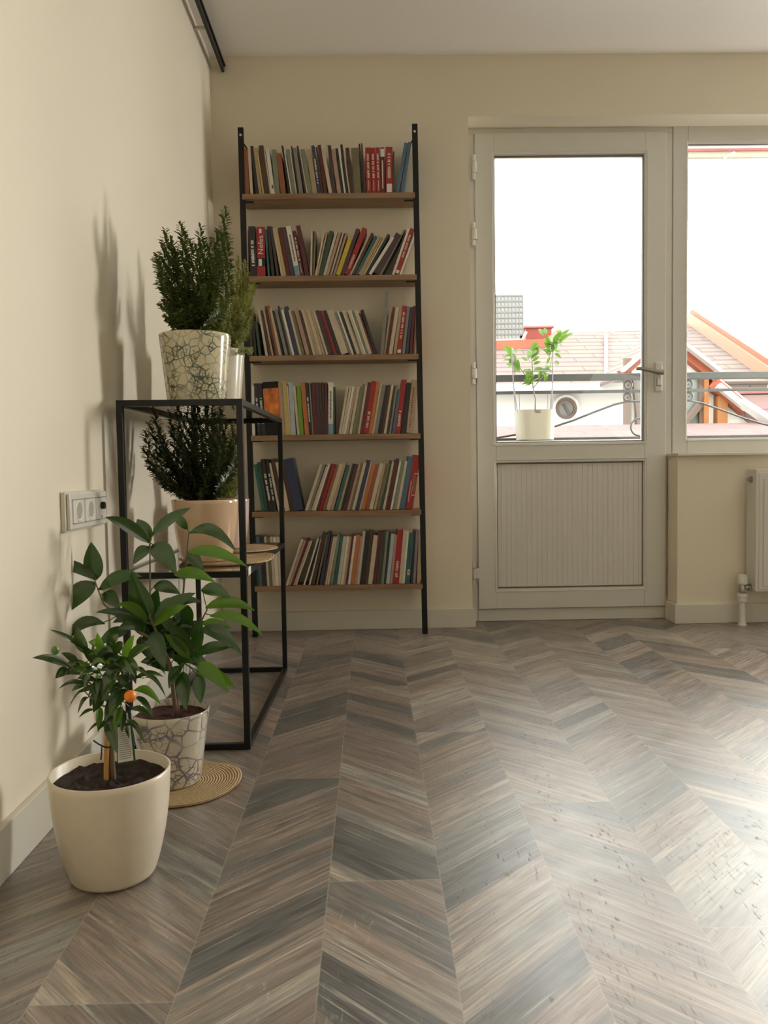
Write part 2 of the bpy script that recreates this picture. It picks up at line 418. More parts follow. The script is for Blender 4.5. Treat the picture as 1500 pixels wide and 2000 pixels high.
# ------------------------------------------------------------------ room shell
XL = -0.655; XR = 5.2; YB = -4.2; HT = P(900, 107, DW).z
YD = DW+0.125         # plane of door and window frames
TH = 0.30
XO = P(918.5, 700, DW).x          # left edge of the opening
ZO = P(1100, 226, DW).z           # top of the opening
XS = P(1323, 1050, DW).x          # left edge of the parapet wall under the window
ZS = P(1420, 884, DW).z           # its top
XW = 4.1
b = MB().box((XL-.3, YB-.3, -.1), (XR+.3, DW+TH, 0)); struct(b.build('floor', m_floor))
b = MB().box((XL-.3, YB-.3, HT), (XR+.3, DW+TH, HT+.2)); struct(b.build('ceiling', m_ceil))
b = MB().box((XL-.25, YB-.3, 0), (XL, DW+TH, HT)); struct(b.build('wall_left', m_wall))
b = MB().box((XR, YB-.3, 0), (XR+.25, DW+TH, HT)); struct(b.build('wall_right', m_wall))
b = MB().box((XL, YB-.25, 0), (XR, YB, HT)); struct(b.build('wall_front', m_wall))
b = MB(); b.box((XL, DW, 0), (XO, DW+TH, HT)); b.box((XO, DW, ZO), (XW, DW+TH, HT)); b.box((XW, DW, 0), (XR, DW+TH, HT)); b.box((XS, DW, 0), (XW, DW+TH, ZS-.012))
struct(b.build('wall_back', m_wall))
# coarse unfinished plaster on the reveal beside the door
XDF = P(1301, 1000, YD).x
b = MB().box((XDF+.004, YD-.012, 0.10), (XS-.002, YD+.05, ZS-.02)); 
struct(b.build('trim_1', m_plaster))
# skirting boards
bh = 0.083
b = MB().box((XL, DW-.014, 0), (XO+.012, DW, bh)); struct(b.build('baseboard_back', m_base, bevel=.002))
b = MB().box((XL, YB, 0), (XL+.014, DW-.014, bh+.012)); struct(b.build('baseboard_left', m_base, bevel=.002))
b = MB().box((XS-.014, DW-.014, 0), (XR, DW, bh+.002)); b.box((XS-.014, DW, 0), (XS, YD-.02, bh+.002)); struct(b.build('baseboard_right', m_base, bevel=.002))
b = MB().box((XS-.008, DW-.022, ZS-.012), (XW, YD, ZS)); struct(b.build('trim_2', m_base, bevel=.002))
b = MB().box((XO, DW-.002, -.001), (XDF+.03, DW+TH, .0)); 

# ------------------------------------------------------------------ balcony door
def fx(px, y, Y=YD): return P(px, y, Y).x
def fz(px, y, Y=YD): return P(px, y, Y).z
door = sempty('door_1', (fx(1115, 1100), YD, 0))
lx0, lx1 = fx(930.5, 700), fx(1298.5, 700)
lz0, lz1 = fz(1115, 1185.5), fz(1115, 261)
gx0, gx1, gz0, gz1 = fx(966, 600), fx(1257.5, 600), fz(1115, 864), fz(1115, 303)
qz0, qz1 = fz(1115, 1147), fz(1115, 902)
fxr = fx(1313, 700)
b = MB()
b.box((XO-.03, YD, 0.0), (lx0-.002, YD+.07, lz1+.002)); b.box((lx1+.002, YD, 0), (fxr-.001, YD+.07, lz1+.002))
b.box((XO-.03, YD, lz1+.002), (fxr-.001, YD+.07, ZO+.05)); b.box((lx0-.002, YD, 0), (lx1+.002, YD+.07, lz0-.003))
b.build('door_frame', m_white, door, bevel=.003)
YF = YD-.014
b = MB()
b.box((lx0, YF, lz0), (gx0, YF+.06, lz1)); b.box((gx1, YF, lz0), (lx1, YF+.06, lz1))
b.box((gx0, YF, gz1), (gx1, YF+.06, lz1)); b.box((gx0, YF, qz1), (gx1, YF+.06, gz0)); b.box((gx0, YF, lz0), (gx1, YF+.06, qz0))
leaf_o = b.build('door_leaf', m_white, door, bevel=.002)
def beads(b, x0, x1, z0, z1, y, w=.012, d=.014):
    for pl in ([(x0,z0),(x0+w,z0+w),(x0+w,z1-w),(x0,z1)], [(x1,z0),(x1,z1),(x1-w,z1-w),(x1-w,z0+w)], [(x0,z1),(x0+w,z1-w),(x1-w,z1-w),(x1,z1)], [(x0,z0),(x1,z0),(x1-w,z0+w),(x0+w,z0+w)]):
        vs = [(pl[0][0], y, pl[0][1])]
        # bevelled face: outer edge at y, inner edge recessed by d
        def yy(p): return y+d if (abs(p[0]-x0-w) < 1e-6 or abs(p[0]-x1+w) < 1e-6) and (z0+w-1e-6 <= p[1] <= z1-w+1e-6) else y
        q = [(p[0], yy(p), p[1]) for p in pl]
        k = [(p[0], y+.05, p[1]) for p in pl]
        b.add(q+k, [(0,1,2,3),(7,6,5,4),(0,4,5,1),(1,5,6,2),(2,6,7,3),(3,7,4,0)])
b = MB(); beads(b, gx0-.010, gx1+.010, gz0-.010, gz1+.010, YF-.003); beads(b, gx0-.008, gx1+.008, qz0-.012, qz1+.012, YF-.003)
b.build('glazing_bead', m_white, door)
b = MB()
for x0, x1, z0, z1 in ((gx0+.0015, gx1-.0015, gz0+.0015, gz1-.0015), (gx0+.003, gx1-.003, qz0+.003, qz1-.003)):
    g = .0035
    b.box((x0, YF+.012, z0), (x0+g, YF+.03, z1)); b.box((x1-g, YF+.012, z0), (x1, YF+.03, z1)); b.box((x0, YF+.012, z0), (x1, YF+.03, z0+g)); b.box((x0, YF+.012, z1-g), (x1, YF+.03, z1))
b.build('gasket', m_gasket, door)
b = MB().box((gx0, YF+.026, gz0), (gx1, YF+.030, gz1)); b.build('glass_pane', m_glass, door)
# ribbed lower panel
b = MB(); nrib = 29
xs = [gx0+(gx1-gx0)*i/nrib for i in range(nrib+1)]
for i in range(nrib):
    b.box((xs[i]+.0006, YF+.016, qz0), (xs[i+1]-.0006, YF+.03, qz1))
b.box((gx0, YF+.0175, qz0), (gx1, YF+.032, qz1))
b.build('ribbed_panel', m_white, door)
# hinges
for y0, y1 in ((306, 353), (437, 482), (709, 751), (1096, 1141)):
    z1, z0 = fz(925, y0), fz(925, y1); xc = fx(924.3, (y0+y1)/2); h = z1-z0
    b = MB()
    for a0, a1, r, o in ((0, .25, .0075, 0), (.27, .71, .0105, .003), (.73, 1, .0075, 0)):
        b.lathe((xc+o, YF-.006, z0), [(r, h*a0), (r, h*a1)], 16)
    b.box((xc, YF-.004, z0+h*.27), (lx0+.012, YF+.002, z0+h*.71)); b.box((xc-.012, YD-.004, z0), (xc+.004, YD+.002, z1))
    b.build('hinge', m_white, door, smooth='auto')
# lever handle
hx, hz = fx(1283, 735), fz(1283, 728)
b = MB()
b.box((hx-.017, YF-.012, hz-.085), (hx+.017, YF, hz+.045))
plate = b.build('handle_plate', m_white, door, bevel=.005)
b = MB(); lv0 = P(1287, 727, YF-.045); lv1 = P(1243, 720, YF-.055)
b.tube([(hx, YF-.01, lv0.z), (hx, YF-.045, lv0.z)], .009, 12)
b.tube([(hx+.006, YF-.047, lv0.z-.001), (hx-.02, YF-.05, lv0.z+.001), (lv1.x+.02, YF-.055, lv1.z), (lv1.x, YF-.052, lv1.z)], [.011, .010, .008, .007], 12)
b.build('handle_lever', mat('brushed_metal', (.30, .27, .22), .35, metal=.7), door, smooth='auto')
b = MB().box((hx-.011, YF-.018, hz-.062), (hx+.011, YF-.01, hz-.028)); b.build('lock_cylinder', m_chrome, door, bevel=.004)

# ------------------------------------------------------------------ window beside the door
win = sempty('window_1', (fx(1420, 600), YD, ZS))
vx0, vz0, vz1 = fx(1342, 570), fz(1420, 856.5), fz(1420, 278)
vx1 = XW-.07
wb = ZS+.001
mullx = vx0+1.3
b = MB()
b.box((fxr, YD-.006, wb), (vx0, YD+.07, ZO+.05)); b.box((vx0, YD-.006, wb), (XW, YD+.07, vz0)); b.box((vx0, YD-.006, vz1), (XW, YD+.07, ZO+.05)); b.box((vx1, YD-.006, vz0), (XW, YD+.07, vz1))
b.box((mullx, YD-.006, vz0), (mullx+.1, YD+.07, vz1))
b.build('window_frame', m_white, win, bevel=.003)
b = MB(); beads(b, vx0-.007, mullx+.007, vz0-.007, vz1+.007, YD-.009, .010, .012); beads(b, mullx+.093, vx1+.007, vz0-.007, vz1+.007, YD-.009, .010, .012); b.build('glazing_bead', m_white, win)
b = MB()
for x0, x1 in ((vx0, mullx), (mullx+.1, vx1)):
    g = .003; y0 = YD+.012
    b.box((x0+.001, y0, vz0), (x0+.001+g, y0+.01, vz1)); b.box((x0, y0, vz0+.001), (x1, y0+.01, vz0+.001+g)); b.box((x0, y0, vz1-g-.001), (x1, y0+.01, vz1-.001))
b.build('gasket', m_gasket, win)
for x0, x1 in ((vx0, mullx), (mullx+.1, vx1)):
    MB().box((x0, YD+.03, vz0), (x1, YD+.034, vz1)).build('glass_pane', m_glass, win)

# ------------------------------------------------------------------ radiator
def xyz(px, py, Y): return P(px, py, Y)
rdY0, rdY1 = DW-.105, DW-.035
rx0 = xyz(1476.5, 1040, rdY0).x; rz1 = xyz(1478, 916, rdY0).z; rz0 = xyz(1478, 1160, rdY0).z; rx1 = rx0+1.2
rad = thing('radiator', 'white ribbed steel panel radiator on the wall under the window', 'radiator', ((rx0+rx1)/2, rdY1, rz0))
b = MB()
b.box((rx0, rdY0, rz0+.01), (rx1, rdY0+.004, rz1-.004)); b.box((rx0, rdY1-.004, rz0+.01), (rx1, rdY1, rz1-.004))
b.box((rx0+.012, rdY0-.003, rz0+.018), (rx1-.012, rdY0, rz1-.016))
for i in range(30):
    x = rx0+.03+i*.0395; b.box((x, rdY0-.009, rz0+.035), (x+.024, rdY0-.002, rz1-.04))
b.build('front_panel', m_white, rad, bevel=.003)
b = MB()
b.prism([(rx0-.001, rdY0+.004, rz0+.012), (rx0-.001, rdY1+.02, rz0+.03), (rx0-.001, rdY1+.02, rz1), (rx0-.001, rdY0+.002, rz1-.002)], (.004, 0, 0))
b.build('side_panel', m_white, rad, bevel=.002)
b = MB()
b.box((rx0, rdY0+.002, rz1-.004), (rx1, rdY1, rz1)); b.build('top_grille', m_white, rad, bevel=.002)
b = MB(); c = Vector((rx0-.003, (rdY0+rdY1)/2+.01, rz1-.045))
b.tube([c+Vector((.004,0,0)), c-Vector((.006,0,0))], .014, 16); b.tube([c-Vector((.006,0,0)), c-Vector((.016,0,0))], .007, 10)
b.build('bleed_valve', m_chrome, rad, smooth='auto')
for k in (0, 1):
    xx = rx0+.15+k*.8; MB().box((xx, rdY1, rz1-.12), (xx+.03, DW-.001, rz1-.05)).build('bracket', m_white, rad)
vY = DW-.062
vc = P(1450, 1145, vY); zf = lambda y: P(1450, y, vY).z
val = thing('radiator_valve', 'white radiator valve on a pipe rising from the floor left of the radiator', 'valve', (vc.x, vc.y, 0))
MB().lathe((vc.x, vc.y, 0), [(.016, zf(1142)), (.0215, zf(1140)), (.0215, zf(1132)), (.019, zf(1124)), (.014, zf(1122))], 20).build('knob', m_white, val, smooth='auto')
b = MB().lathe((vc.x, vc.y, 0), [(.011, zf(1158)), (.015, zf(1155)), (.015, zf(1150)), (.012, zf(1142))], 16)
b.tube([(vc.x, vc.y, zf(1148)), (rx0+.01, vc.y, zf(1146))], .010, 12); b.tube([(vc.x+.024, vc.y, zf(1147)), (vc.x+.042, vc.y, zf(1147))], .0155, 6)
b.build('valve_body', m_chrome, val, smooth='auto')
MB().lathe((vc.x, vc.y, 0), [(.016, zf(1176)), (.0205, zf(1174)), (.0205, zf(1166)), (.0225, zf(1165)), (.0225, zf(1158))], 20).build('collar', m_white, val, smooth='auto')
MB().lathe((vc.x, vc.y, 0), [(.019, 0.0), (.017, .008), (.0125, .02), (.0125, zf(1172))], 16).build('pipe', m_white, val, smooth='auto')

# ------------------------------------------------------------------ curtain rail near the ceiling, wall sockets
XRl = XL+.055
p0 = WX(436, 143, XRl-.004); p1y = P(372, -5, 2.9)
q = WX(372, 0, XRl)
rail = thing('curtain_rail', 'black curtain rail fixed high on the left wall under the ceiling', 'rail', (XRl, 2.9, p0.z))
zz = p0.z+.001
b = MB(); b.box((XRl-.006, 1.2, zz-.012), (XRl+.006, p0.y-.03, zz+.018)); b.box((XRl-.012, 1.2, zz+.012), (XRl+.012, p0.y-.03, zz+.02))
b.build('track', m_black, rail, bevel=.002)
b = MB(); b.prism([(XRl-.008, p0.y-.03, zz+.02), (XRl-.008, p0.y-.03, zz-.014), (XRl-.008, p0.y, zz-.02), (XRl-.008, p0.y+.006, zz-.004)], (.018, 0, 0)); b.build('end_cap', m_black, rail, bevel=.002)
for yy in (3.25, 2.5, 1.7):
    b = MB().box((XL, yy, zz+.004), (XRl-.004, yy+.012, zz+.014)); b.build('bracket', m_base, rail)

sk0 = WX(119, 965, XL); sk1 = WX(193, 955, XL); zb = WX(119, 1037, XL).z
sy0, sy1, sz0, sz1 = sk0.y, sk1.y, zb, sk0.z
sock = thing('wall_socket', 'white triple wall plate with two sockets and an aerial jack on the left wall', 'socket', (XL, (sy0+sy1)/2, (sz0+sz1)/2))
sq = (sz1-sz0)
b = MB().box((XL, sy0-.006, sz0-.004), (XL+.010, sy1+.002, sz1+.004)); b.build('back_plate', m_base, sock, bevel=.002)
b = MB().box((XL+.010, sy0, sz0), (XL+.018, sy1, sz1)); b.build('cover_frame', m_white, sock, bevel=.003)
n3 = (sy1-sy0-.02)/3
for k in range(3):
    y0 = sy0+.010+k*n3; yc = y0+n3/2; zc = (sz0+sz1)/2; hh = sq*.33
    MB().box((XL+.016, y0+.003, zc-hh), (XL+.0205, y0+n3-.003, zc+hh)).build('insert', m_white, sock, bevel=.001)
    for zg in (zc+hh, zc-hh):
        b = MB(); b.box((XL+.0195, y0+.003, zg-.0011), (XL+.0212, y0+n3-.003, zg+.0011)); b.build('painted_edge_shade', mat('edge_shade_paint', (.30, .26, .19), .7), sock)  # raised dark strip, the shade along the insert's edge put into its colour
    if k < 2:
        r = hh*.80; b = MB(); kk = 28; vs = []; fs = []
        for ri, xx in ((r+.003, XL+.0206), (r, XL+.0228), (r*.93, XL+.0212), (r*.90, XL+.0208), (0.001, XL+.0208)):
            for j in range(kk):
                t = 2*math.pi*j/kk; vs.append((xx, yc+ri*math.cos(t), zc+ri*math.sin(t)))
        for i in range(4):
            for j in range(kk): fs.append((i*kk+j, i*kk+(j+1) % kk, (i+1)*kk+(j+1) % kk, (i+1)*kk+j))
        b.add(vs, fs); b.build('socket_ring', m_base, sock, smooth=True)
        b = MB()
        vs = [(XL+.0212, yc+r*.86*math.cos(2*math.pi*j/kk), zc+r*.86*math.sin(2*math.pi*j/kk)) for j in range(kk)]
        b.add(vs, [tuple(range(kk))]); b.build('socket_well', mat('socket_well', (.36, .32, .24), .6), sock)
    else:
        b = MB().tube([(XL+.018, yc, zc+.006), (XL+.0285, yc, zc+.006)], .0085, 12); b.build('aerial_jack', m_black, sock, smooth='auto')
        b = MB().tube([(XL+.018, yc-.002, zc-.02), (XL+.0225, yc-.002, zc-.02)], .002, 8); b.build('screw', m_chrome, sock)

# ------------------------------------------------------------------ ladder bookshelf
YBk = DW-.125       # plane of posts and shelf fronts
BD = 0.118
shelf_root = thing('ladder_bookshelf', 'tall black metal bookshelf with six oak boards against the back wall', 'bookshelf', (P(660, 1240, YBk).x, YBk, 0))
pw = .023
for xa, ya, xb_, nm in ((470, 250, 499, 'post'), (809.8, 243, 830, 'post')):
    t_ = P(xa, ya, YBk); f_ = P(xb_, 1245 if xa < 600 else 1237, YBk); f_.z = 0.0; f_.y = YBk; t_.y = YBk
    MB().bar(f_, t_, pw, .018, up=(0, 1, 0)).build(nm, m_black, shelf_root, bevel=.0015)
    sc_c = P(xa, ya+14, YBk-.009)
    MB().tube([sc_c+Vector((0, .002, 0)), sc_c-Vector((0, .003, 0))], .005, 12).build('screw', mat('bright_screw', (.75, .75, .7), .25, metal=.8), shelf_root, smooth='auto')
    # wall strap
    s0 = P(xa+(8 if xa < 600 else -6), ya+34, YBk)
    b = MB().bar((s0.x, YBk, s0.z), (s0.x+(.01 if xa < 600 else -.01), DW, s0.z+.006), .012, .006); b.build('wall_bracket', m_black, shelf_root)
SH = [(381.5, 376.5, 473, 811), (542, 536, 486, 814.5), (696.5, 691, 487, 818), (851.5, 846, 490, 821.5), (999.5, 995, 492, 823.5), (1145.5, 1138.5, 497, 826)]
SHZ = []
for i, (yl, yr, xl_, xr_) in enumerate(SH):
    pl_, pr_ = P(xl_, yl, YBk), P(xr_, yr, YBk)
    zt = (pl_.z+pr_.z)/2; SHZ.append(zt)
    th = .022
    sob = MB().box((pl_.x+.002, YBk-.012, zt-th), (pr_.x-.002, YBk+BD, zt)).build('shelf_board', m_shelf, shelf_root, bevel=.001)
    for sx, xx in ((1, pl_.x), (-1, pr_.x)):
        b = MB(); b.box((min(xx, xx+sx*.045), YBk+.016, zt-th-.004), (max(xx, xx+sx*.045), YBk+.026, zt-th)); b.build('support_bracket', m_black, shelf_root)

# ------------------------------------------------------------------ books
COL = {'K': ('black', 'black', (.022, .021, .020)), 'N': ('dark brown', 'brown', (.070, .036, .024)), 'M': ('maroon', 'maroon', (.105, .020, .022)), 'R': ('bright red', 'red', (.33, .020, .022)),
       'O': ('orange', 'orange', (.50, .17, .055)), 'T': ('tan', 'tan', (.42, .31, .20)), 'C': ('cream', 'cream', (.56, .48, .36)), 'W': ('white', 'white', (.70, .67, .60)),
       'G': ('grey', 'grey', (.22, .21, .18)), 'S': ('sage green', 'sage', (.20, .23, .16)), 'V': ('dark green', 'green', (.035, .07, .045)), 'L': ('lime green', 'lime', (.16, .30, .03)),
       'Y': ('yellow', 'yellow', (.55, .43, .04)), 'B': ('steel blue', 'blue', (.075, .14, .20)), 'D': ('navy blue', 'navy', (.035, .045, .095)), 'E': ('teal', 'teal', (.030, .12, .115)),
       'P': ('dark plum', 'plum', (.070, .036, .045)), 'I': ('pinkish', 'pink', (.42, .27, .21)), 'Z': ('olive', 'olive', (.17, .145, .075)), 'U': ('rust brown', 'rust', (.28, .095, .042)),
       'H': ('pale grey blue', 'grey blue', (.40, .46, .50)), 'J': ('mustard', 'mustard', (.50, .40, .13)), 'Q': ('lilac', 'lilac', (.25, .20, .24))}
for k, v in COL.items(): mat('book_cover_'+v[1].replace(' ', '_'), v[2], 0.42, var=.10, vscale=30)
ORD = ['first','second','third','fourth','fifth','sixth','seventh','eighth','ninth','tenth','eleventh','twelfth','thirteenth','fourteenth','fifteenth','sixteenth','seventeenth','eighteenth','nineteenth','twentieth',
       'twenty-first','twenty-second','twenty-third','twenty-fourth','twenty-fifth','twenty-sixth','twenty-seventh','twenty-eighth','twenty-ninth','thirtieth','thirty-first','thirty-second','thirty-third','thirty-fourth','thirty-fifth',
       'thirty-sixth','thirty-seventh','thirty-eighth','thirty-ninth','fortieth','forty-first','forty-second','forty-third','forty-fourth','forty-fifth','forty-sixth','forty-seventh','forty-eighth','forty-ninth','fiftieth','fifty-first','fifty-second']
# rows: (bottom x, top x, top y, colour, mark) in eighth-pixel units measured from the row's origin; 'x' closes a run
ROWS = [
 (465, 275, 'top', [(115,90,135,'U'),(200,160,150,'C'),(290,200,95,'K'),(345,250,130,'T'),(400,295,135,'J'),(430,335,90,'N'),(520,415,140,'C'),(545,450,150,'W','m'),(605,540,150,'S'),(700,620,215,'U'),(830,705,90,'K'),(862,745,160,'W'),
   (885,780,150,'G'),(940,835,150,'C'),(980,860,95,'K'),(1002,890,130,'G'),(1090,955,95,'K'),(1120,985,150,'C'),(1145,1015,150,'S'),(1215,1110,150,'T'),(1300,1190,90,'D','t'),(1355,1260,110,'N'),(1400,1295,80,'M'),(1480,1350,130,'C'),
   (1538,1458,85,'P'),(1618,1515,145,'I'),(1683,1583,135,'K'),(1728,1628,140,'W'),(1758,1663,70,'K'),(1803,1703,150,'C'),(1828,1748,125,'N'),(1888,1838,125,'Z'),(2028,1960,60,'K'),(2058,2000,50,'N'),('x',2084,2036),
   (2093,2068,120,'R','T'),(2178,2148,120,'R','T'),(2258,2233,115,'R','T'),(2328,2313,115,'M','c'),('x',2396,2385),(2408,2403,105,'R','F'),(2518,2518,180,'V'),('x',2546,2546),(2560,2705,45,'B'),(2650,2768,30,'B'),('x',2735,2822)]),
 (475, 435, 'second', [(45,40,130,'I'),(120,85,65,'K','t'),(230,215,75,'R','N'),(405,352,110,'E'),(465,385,65,'K'),(545,435,70,'P'),(620,478,100,'C'),(665,520,105,'J'),(705,565,90,'M'),(775,630,85,'P'),(850,695,70,'W','b'),(935,800,150,'M','T'),(1010,860,60,'M'),('x',1080,930),
   (1092,1105,125,'C'),(1122,1138,145,'M'),(1142,1165,140,'S'),('x',1160,1190),(1165,1305,150,'C'),(1195,1350,155,'T'),(1225,1400,150,'V'),(1300,1495,155,'C'),(1345,1550,165,'T'),(1395,1595,165,'M'),(1412,1615,170,'C'),(1440,1645,180,'K'),(1460,1665,180,'I'),
   (1500,1700,275,'Y'),(1575,1835,115,'P'),(1640,1930,110,'R','r'),(1725,2030,225,'C'),(1760,2075,190,'N'),(1815,2135,230,'E'),(1865,2190,235,'T'),(1920,2250,245,'J'),(1945,2285,250,'C'),(1975,2340,205,'K'),(2025,2400,255,'W'),(2095,2460,215,'P'),(2215,2600,130,'G'),('x',2250,2640),
   (2400,2640,120,'N'),(2418,2670,115,'W'),(2460,2712,115,'R','F'),(2535,2785,150,'C'),('x',2560,2800)]),
 (480, 590, 'third', [(60,50,120,'N'),(140,105,330,'K'),(215,145,320,'V'),('x',270,190),(325,195,120,'C'),(380,235,145,'P'),(425,275,115,'T'),(480,310,75,'N'),(505,340,65,'U'),(545,380,110,'C'),(590,430,150,'K'),(640,465,130,'G'),(700,520,75,'K'),(730,550,90,'G'),(762,580,135,'W'),(800,620,85,'D'),
   (880,695,135,'C'),(915,730,150,'Z'),(985,785,120,'I'),(1055,850,145,'N'),(1100,900,125,'C'),(1150,945,150,'T'),(1200,995,150,'C'),(1255,1048,145,'T'),(1310,1090,150,'C'),(1355,1130,150,'P'),(1425,1190,150,'M'),(1460,1225,150,'R'),(1500,1260,150,'K'),(1560,1315,150,'C'),
   (1690,1440,180,'G'),(1730,1480,155,'W'),(1765,1515,170,'K'),(1810,1560,140,'C'),(1865,1615,180,'G'),(1895,1650,140,'C'),(1935,1690,145,'W'),(1965,1725,140,'S'),(2000,1765,150,'C'),(2060,1830,190,'M'),(2095,1868,140,'K'),('x',2150,1925),
   (2190,2275,-160,'G'),(2245,2352,80,'T'),(2275,2390,90,'M'),(2325,2440,90,'C'),(2400,2500,110,'T'),(2455,2550,70,'R','F'),(2540,2625,80,'G'),(2600,2675,90,'D'),(2660,2720,70,'M'),(2725,2765,70,'U'),('x',2785,2797)]),
 (480, 738, 'fourth', [(105,92,140,'W'),(195,128,95,'K','t'),(265,190,95,'K','t'),(335,272,75,'O','k'),(590,530,85,'I'),(650,588,50,'J'),(720,665,135,'C'),(745,695,75,'H'),(840,770,135,'C'),(880,825,140,'L'),(965,895,75,'O'),(1035,965,85,'K','t'),(1085,1025,80,'G'),(1110,1065,80,'M'),(1180,1135,80,'P'),
   (1230,1190,80,'N'),(1265,1235,75,'P'),(1300,1280,80,'M'),(1345,1345,70,'W','b'),(1425,1430,150,'V'),('x',1450,1465),(1510,1640,145,'C'),(1550,1690,145,'C'),(1590,1735,145,'W'),(1630,1775,145,'T'),(1680,1815,145,'C'),(1735,1862,160,'S'),(1780,1905,110,'Z'),(1820,1945,130,'C'),(1855,1985,80,'M'),
   (1915,2045,65,'R','r'),(2000,2130,70,'O'),(2052,2185,120,'C'),(2085,2220,120,'G'),(2155,2280,130,'K'),(2200,2320,120,'N'),(2245,2370,120,'C'),(2285,2410,130,'N'),(2330,2445,125,'G'),(2375,2480,190,'B'),(2430,2535,40,'R','r'),(2520,2620,90,'K'),(2610,2705,40,'T','s'),('x',2790,2812)]),
 (480, 888, 'fifth', [(265,130,165,'E'),(320,185,130,'V'),(385,240,80,'K','t'),(455,320,80,'K','t'),(530,375,140,'C'),(575,415,75,'N'),(645,485,130,'C'),(735,565,90,'N'),(785,615,80,'D','d'),('x',950,775),
   (960,1205,165,'C'),(1010,1255,165,'G'),(1060,1300,210,'C'),(1110,1350,155,'W'),(1140,1380,160,'M'),(1185,1420,160,'R'),(1240,1465,180,'U'),(1300,1520,155,'C'),(1375,1590,130,'T'),(1440,1640,180,'E'),(1500,1700,150,'T'),(1545,1740,150,'K'),(1580,1775,160,'P'),(1625,1820,160,'M'),
   (1645,1840,140,'I'),(1685,1880,140,'Z'),(1725,1915,140,'C'),(1780,1965,95,'D'),(1845,2030,140,'C'),(1870,2055,170,'O'),(1930,2115,175,'U'),(2000,2180,150,'C'),(2075,2245,130,'T'),(2125,2290,150,'Z'),(2185,2345,95,'V'),(2225,2380,120,'C'),(2265,2420,90,'N'),(2305,2455,70,'M'),(2350,2500,110,'W'),(2390,2535,110,'S'),
   (2445,2590,110,'C'),(2500,2640,40,'B'),(2600,2730,20,'R','p'),('x',2740,2848)]),
 (485, 1030, 'bottom', [(135,78,150,'V'),(185,130,150,'B'),(235,178,150,'K'),(310,255,155,'C'),(350,300,170,'Z'),(400,350,155,'C'),(445,400,160,'W'),(500,460,155,'C'),('x',540,505),
   (605,860,200,'C'),(650,905,215,'I'),(690,945,200,'M'),(730,985,230,'T'),(760,1015,225,'C'),('x',790,1045),(895,1125,180,'W'),('x',922,1152),(985,1180,180,'W'),(1015,1205,110,'N'),(1100,1270,120,'Z'),(1160,1300,80,'D'),(1215,1350,150,'M'),(1248,1385,155,'C'),(1285,1418,150,'C'),(1330,1452,115,'S'),(1385,1500,150,'E'),
   (1440,1548,150,'C'),(1505,1610,150,'W'),(1545,1650,150,'T'),(1582,1685,130,'M'),(1618,1720,145,'W'),(1658,1760,125,'O'),(1725,1825,150,'I'),(1770,1868,60,'C'),(1815,1910,70,'K'),(1890,1980,60,'N'),(1945,2040,135,'C'),(2030,2115,75,'M'),(2085,2165,80,'N'),(2130,2210,70,'V'),(2165,2245,75,'S'),(2205,2285,100,'K'),
   (2240,2325,110,'H'),(2305,2385,120,'I'),(2350,2425,45,'R','r'),(2450,2525,50,'C'),(2510,2585,60,'W'),(2550,2620,110,'E','y'),(2640,2700,60,'K'),(2675,2730,60,'Q'),(2740,2775,60,'T'),('x',2812,2824)]),
]
SHELFNAME = {'top': 'top shelf', 'second': 'second shelf from the top', 'third': 'third shelf from the top', 'fourth': 'fourth shelf from the top', 'fifth': 'fifth shelf from the top', 'bottom': 'bottom shelf'}
m_mark = mat('pale_lettering', (.62, .55, .44), .5)
m_markw = mat('white_lettering', (.74, .72, .66), .5)
m_markd = mat('dark_lettering', (.07, .06, .05), .5)
def book_cover_mesh(w, h, d, curve=0.0):
    b = MB(); t = min(.0022, w*.2)
    b.box((0, 0, 0), (t, d, h)); b.box((w-t, 0, 0), (w, d, h)); b.box((t, 0, 0), (w-t, t, h))
    return b
FONT_N = None
def text_mesh(body):
    cu = bpy.data.curves.new('txt', 'FONT'); cu.body = body; cu.size = 1; cu.extrude = .012
    cu.align_x = 'LEFT'
    o = bpy.data.objects.new('txt', cu); col.objects.link(o)
    bpy.context.view_layer.update()
    dg = bpy.context.evaluated_depsgraph_get()
    me = bpy.data.meshes.new_from_object(o.evaluated_get(dg))
    bpy.data.objects.remove(o)
    return me
used_labels = set()
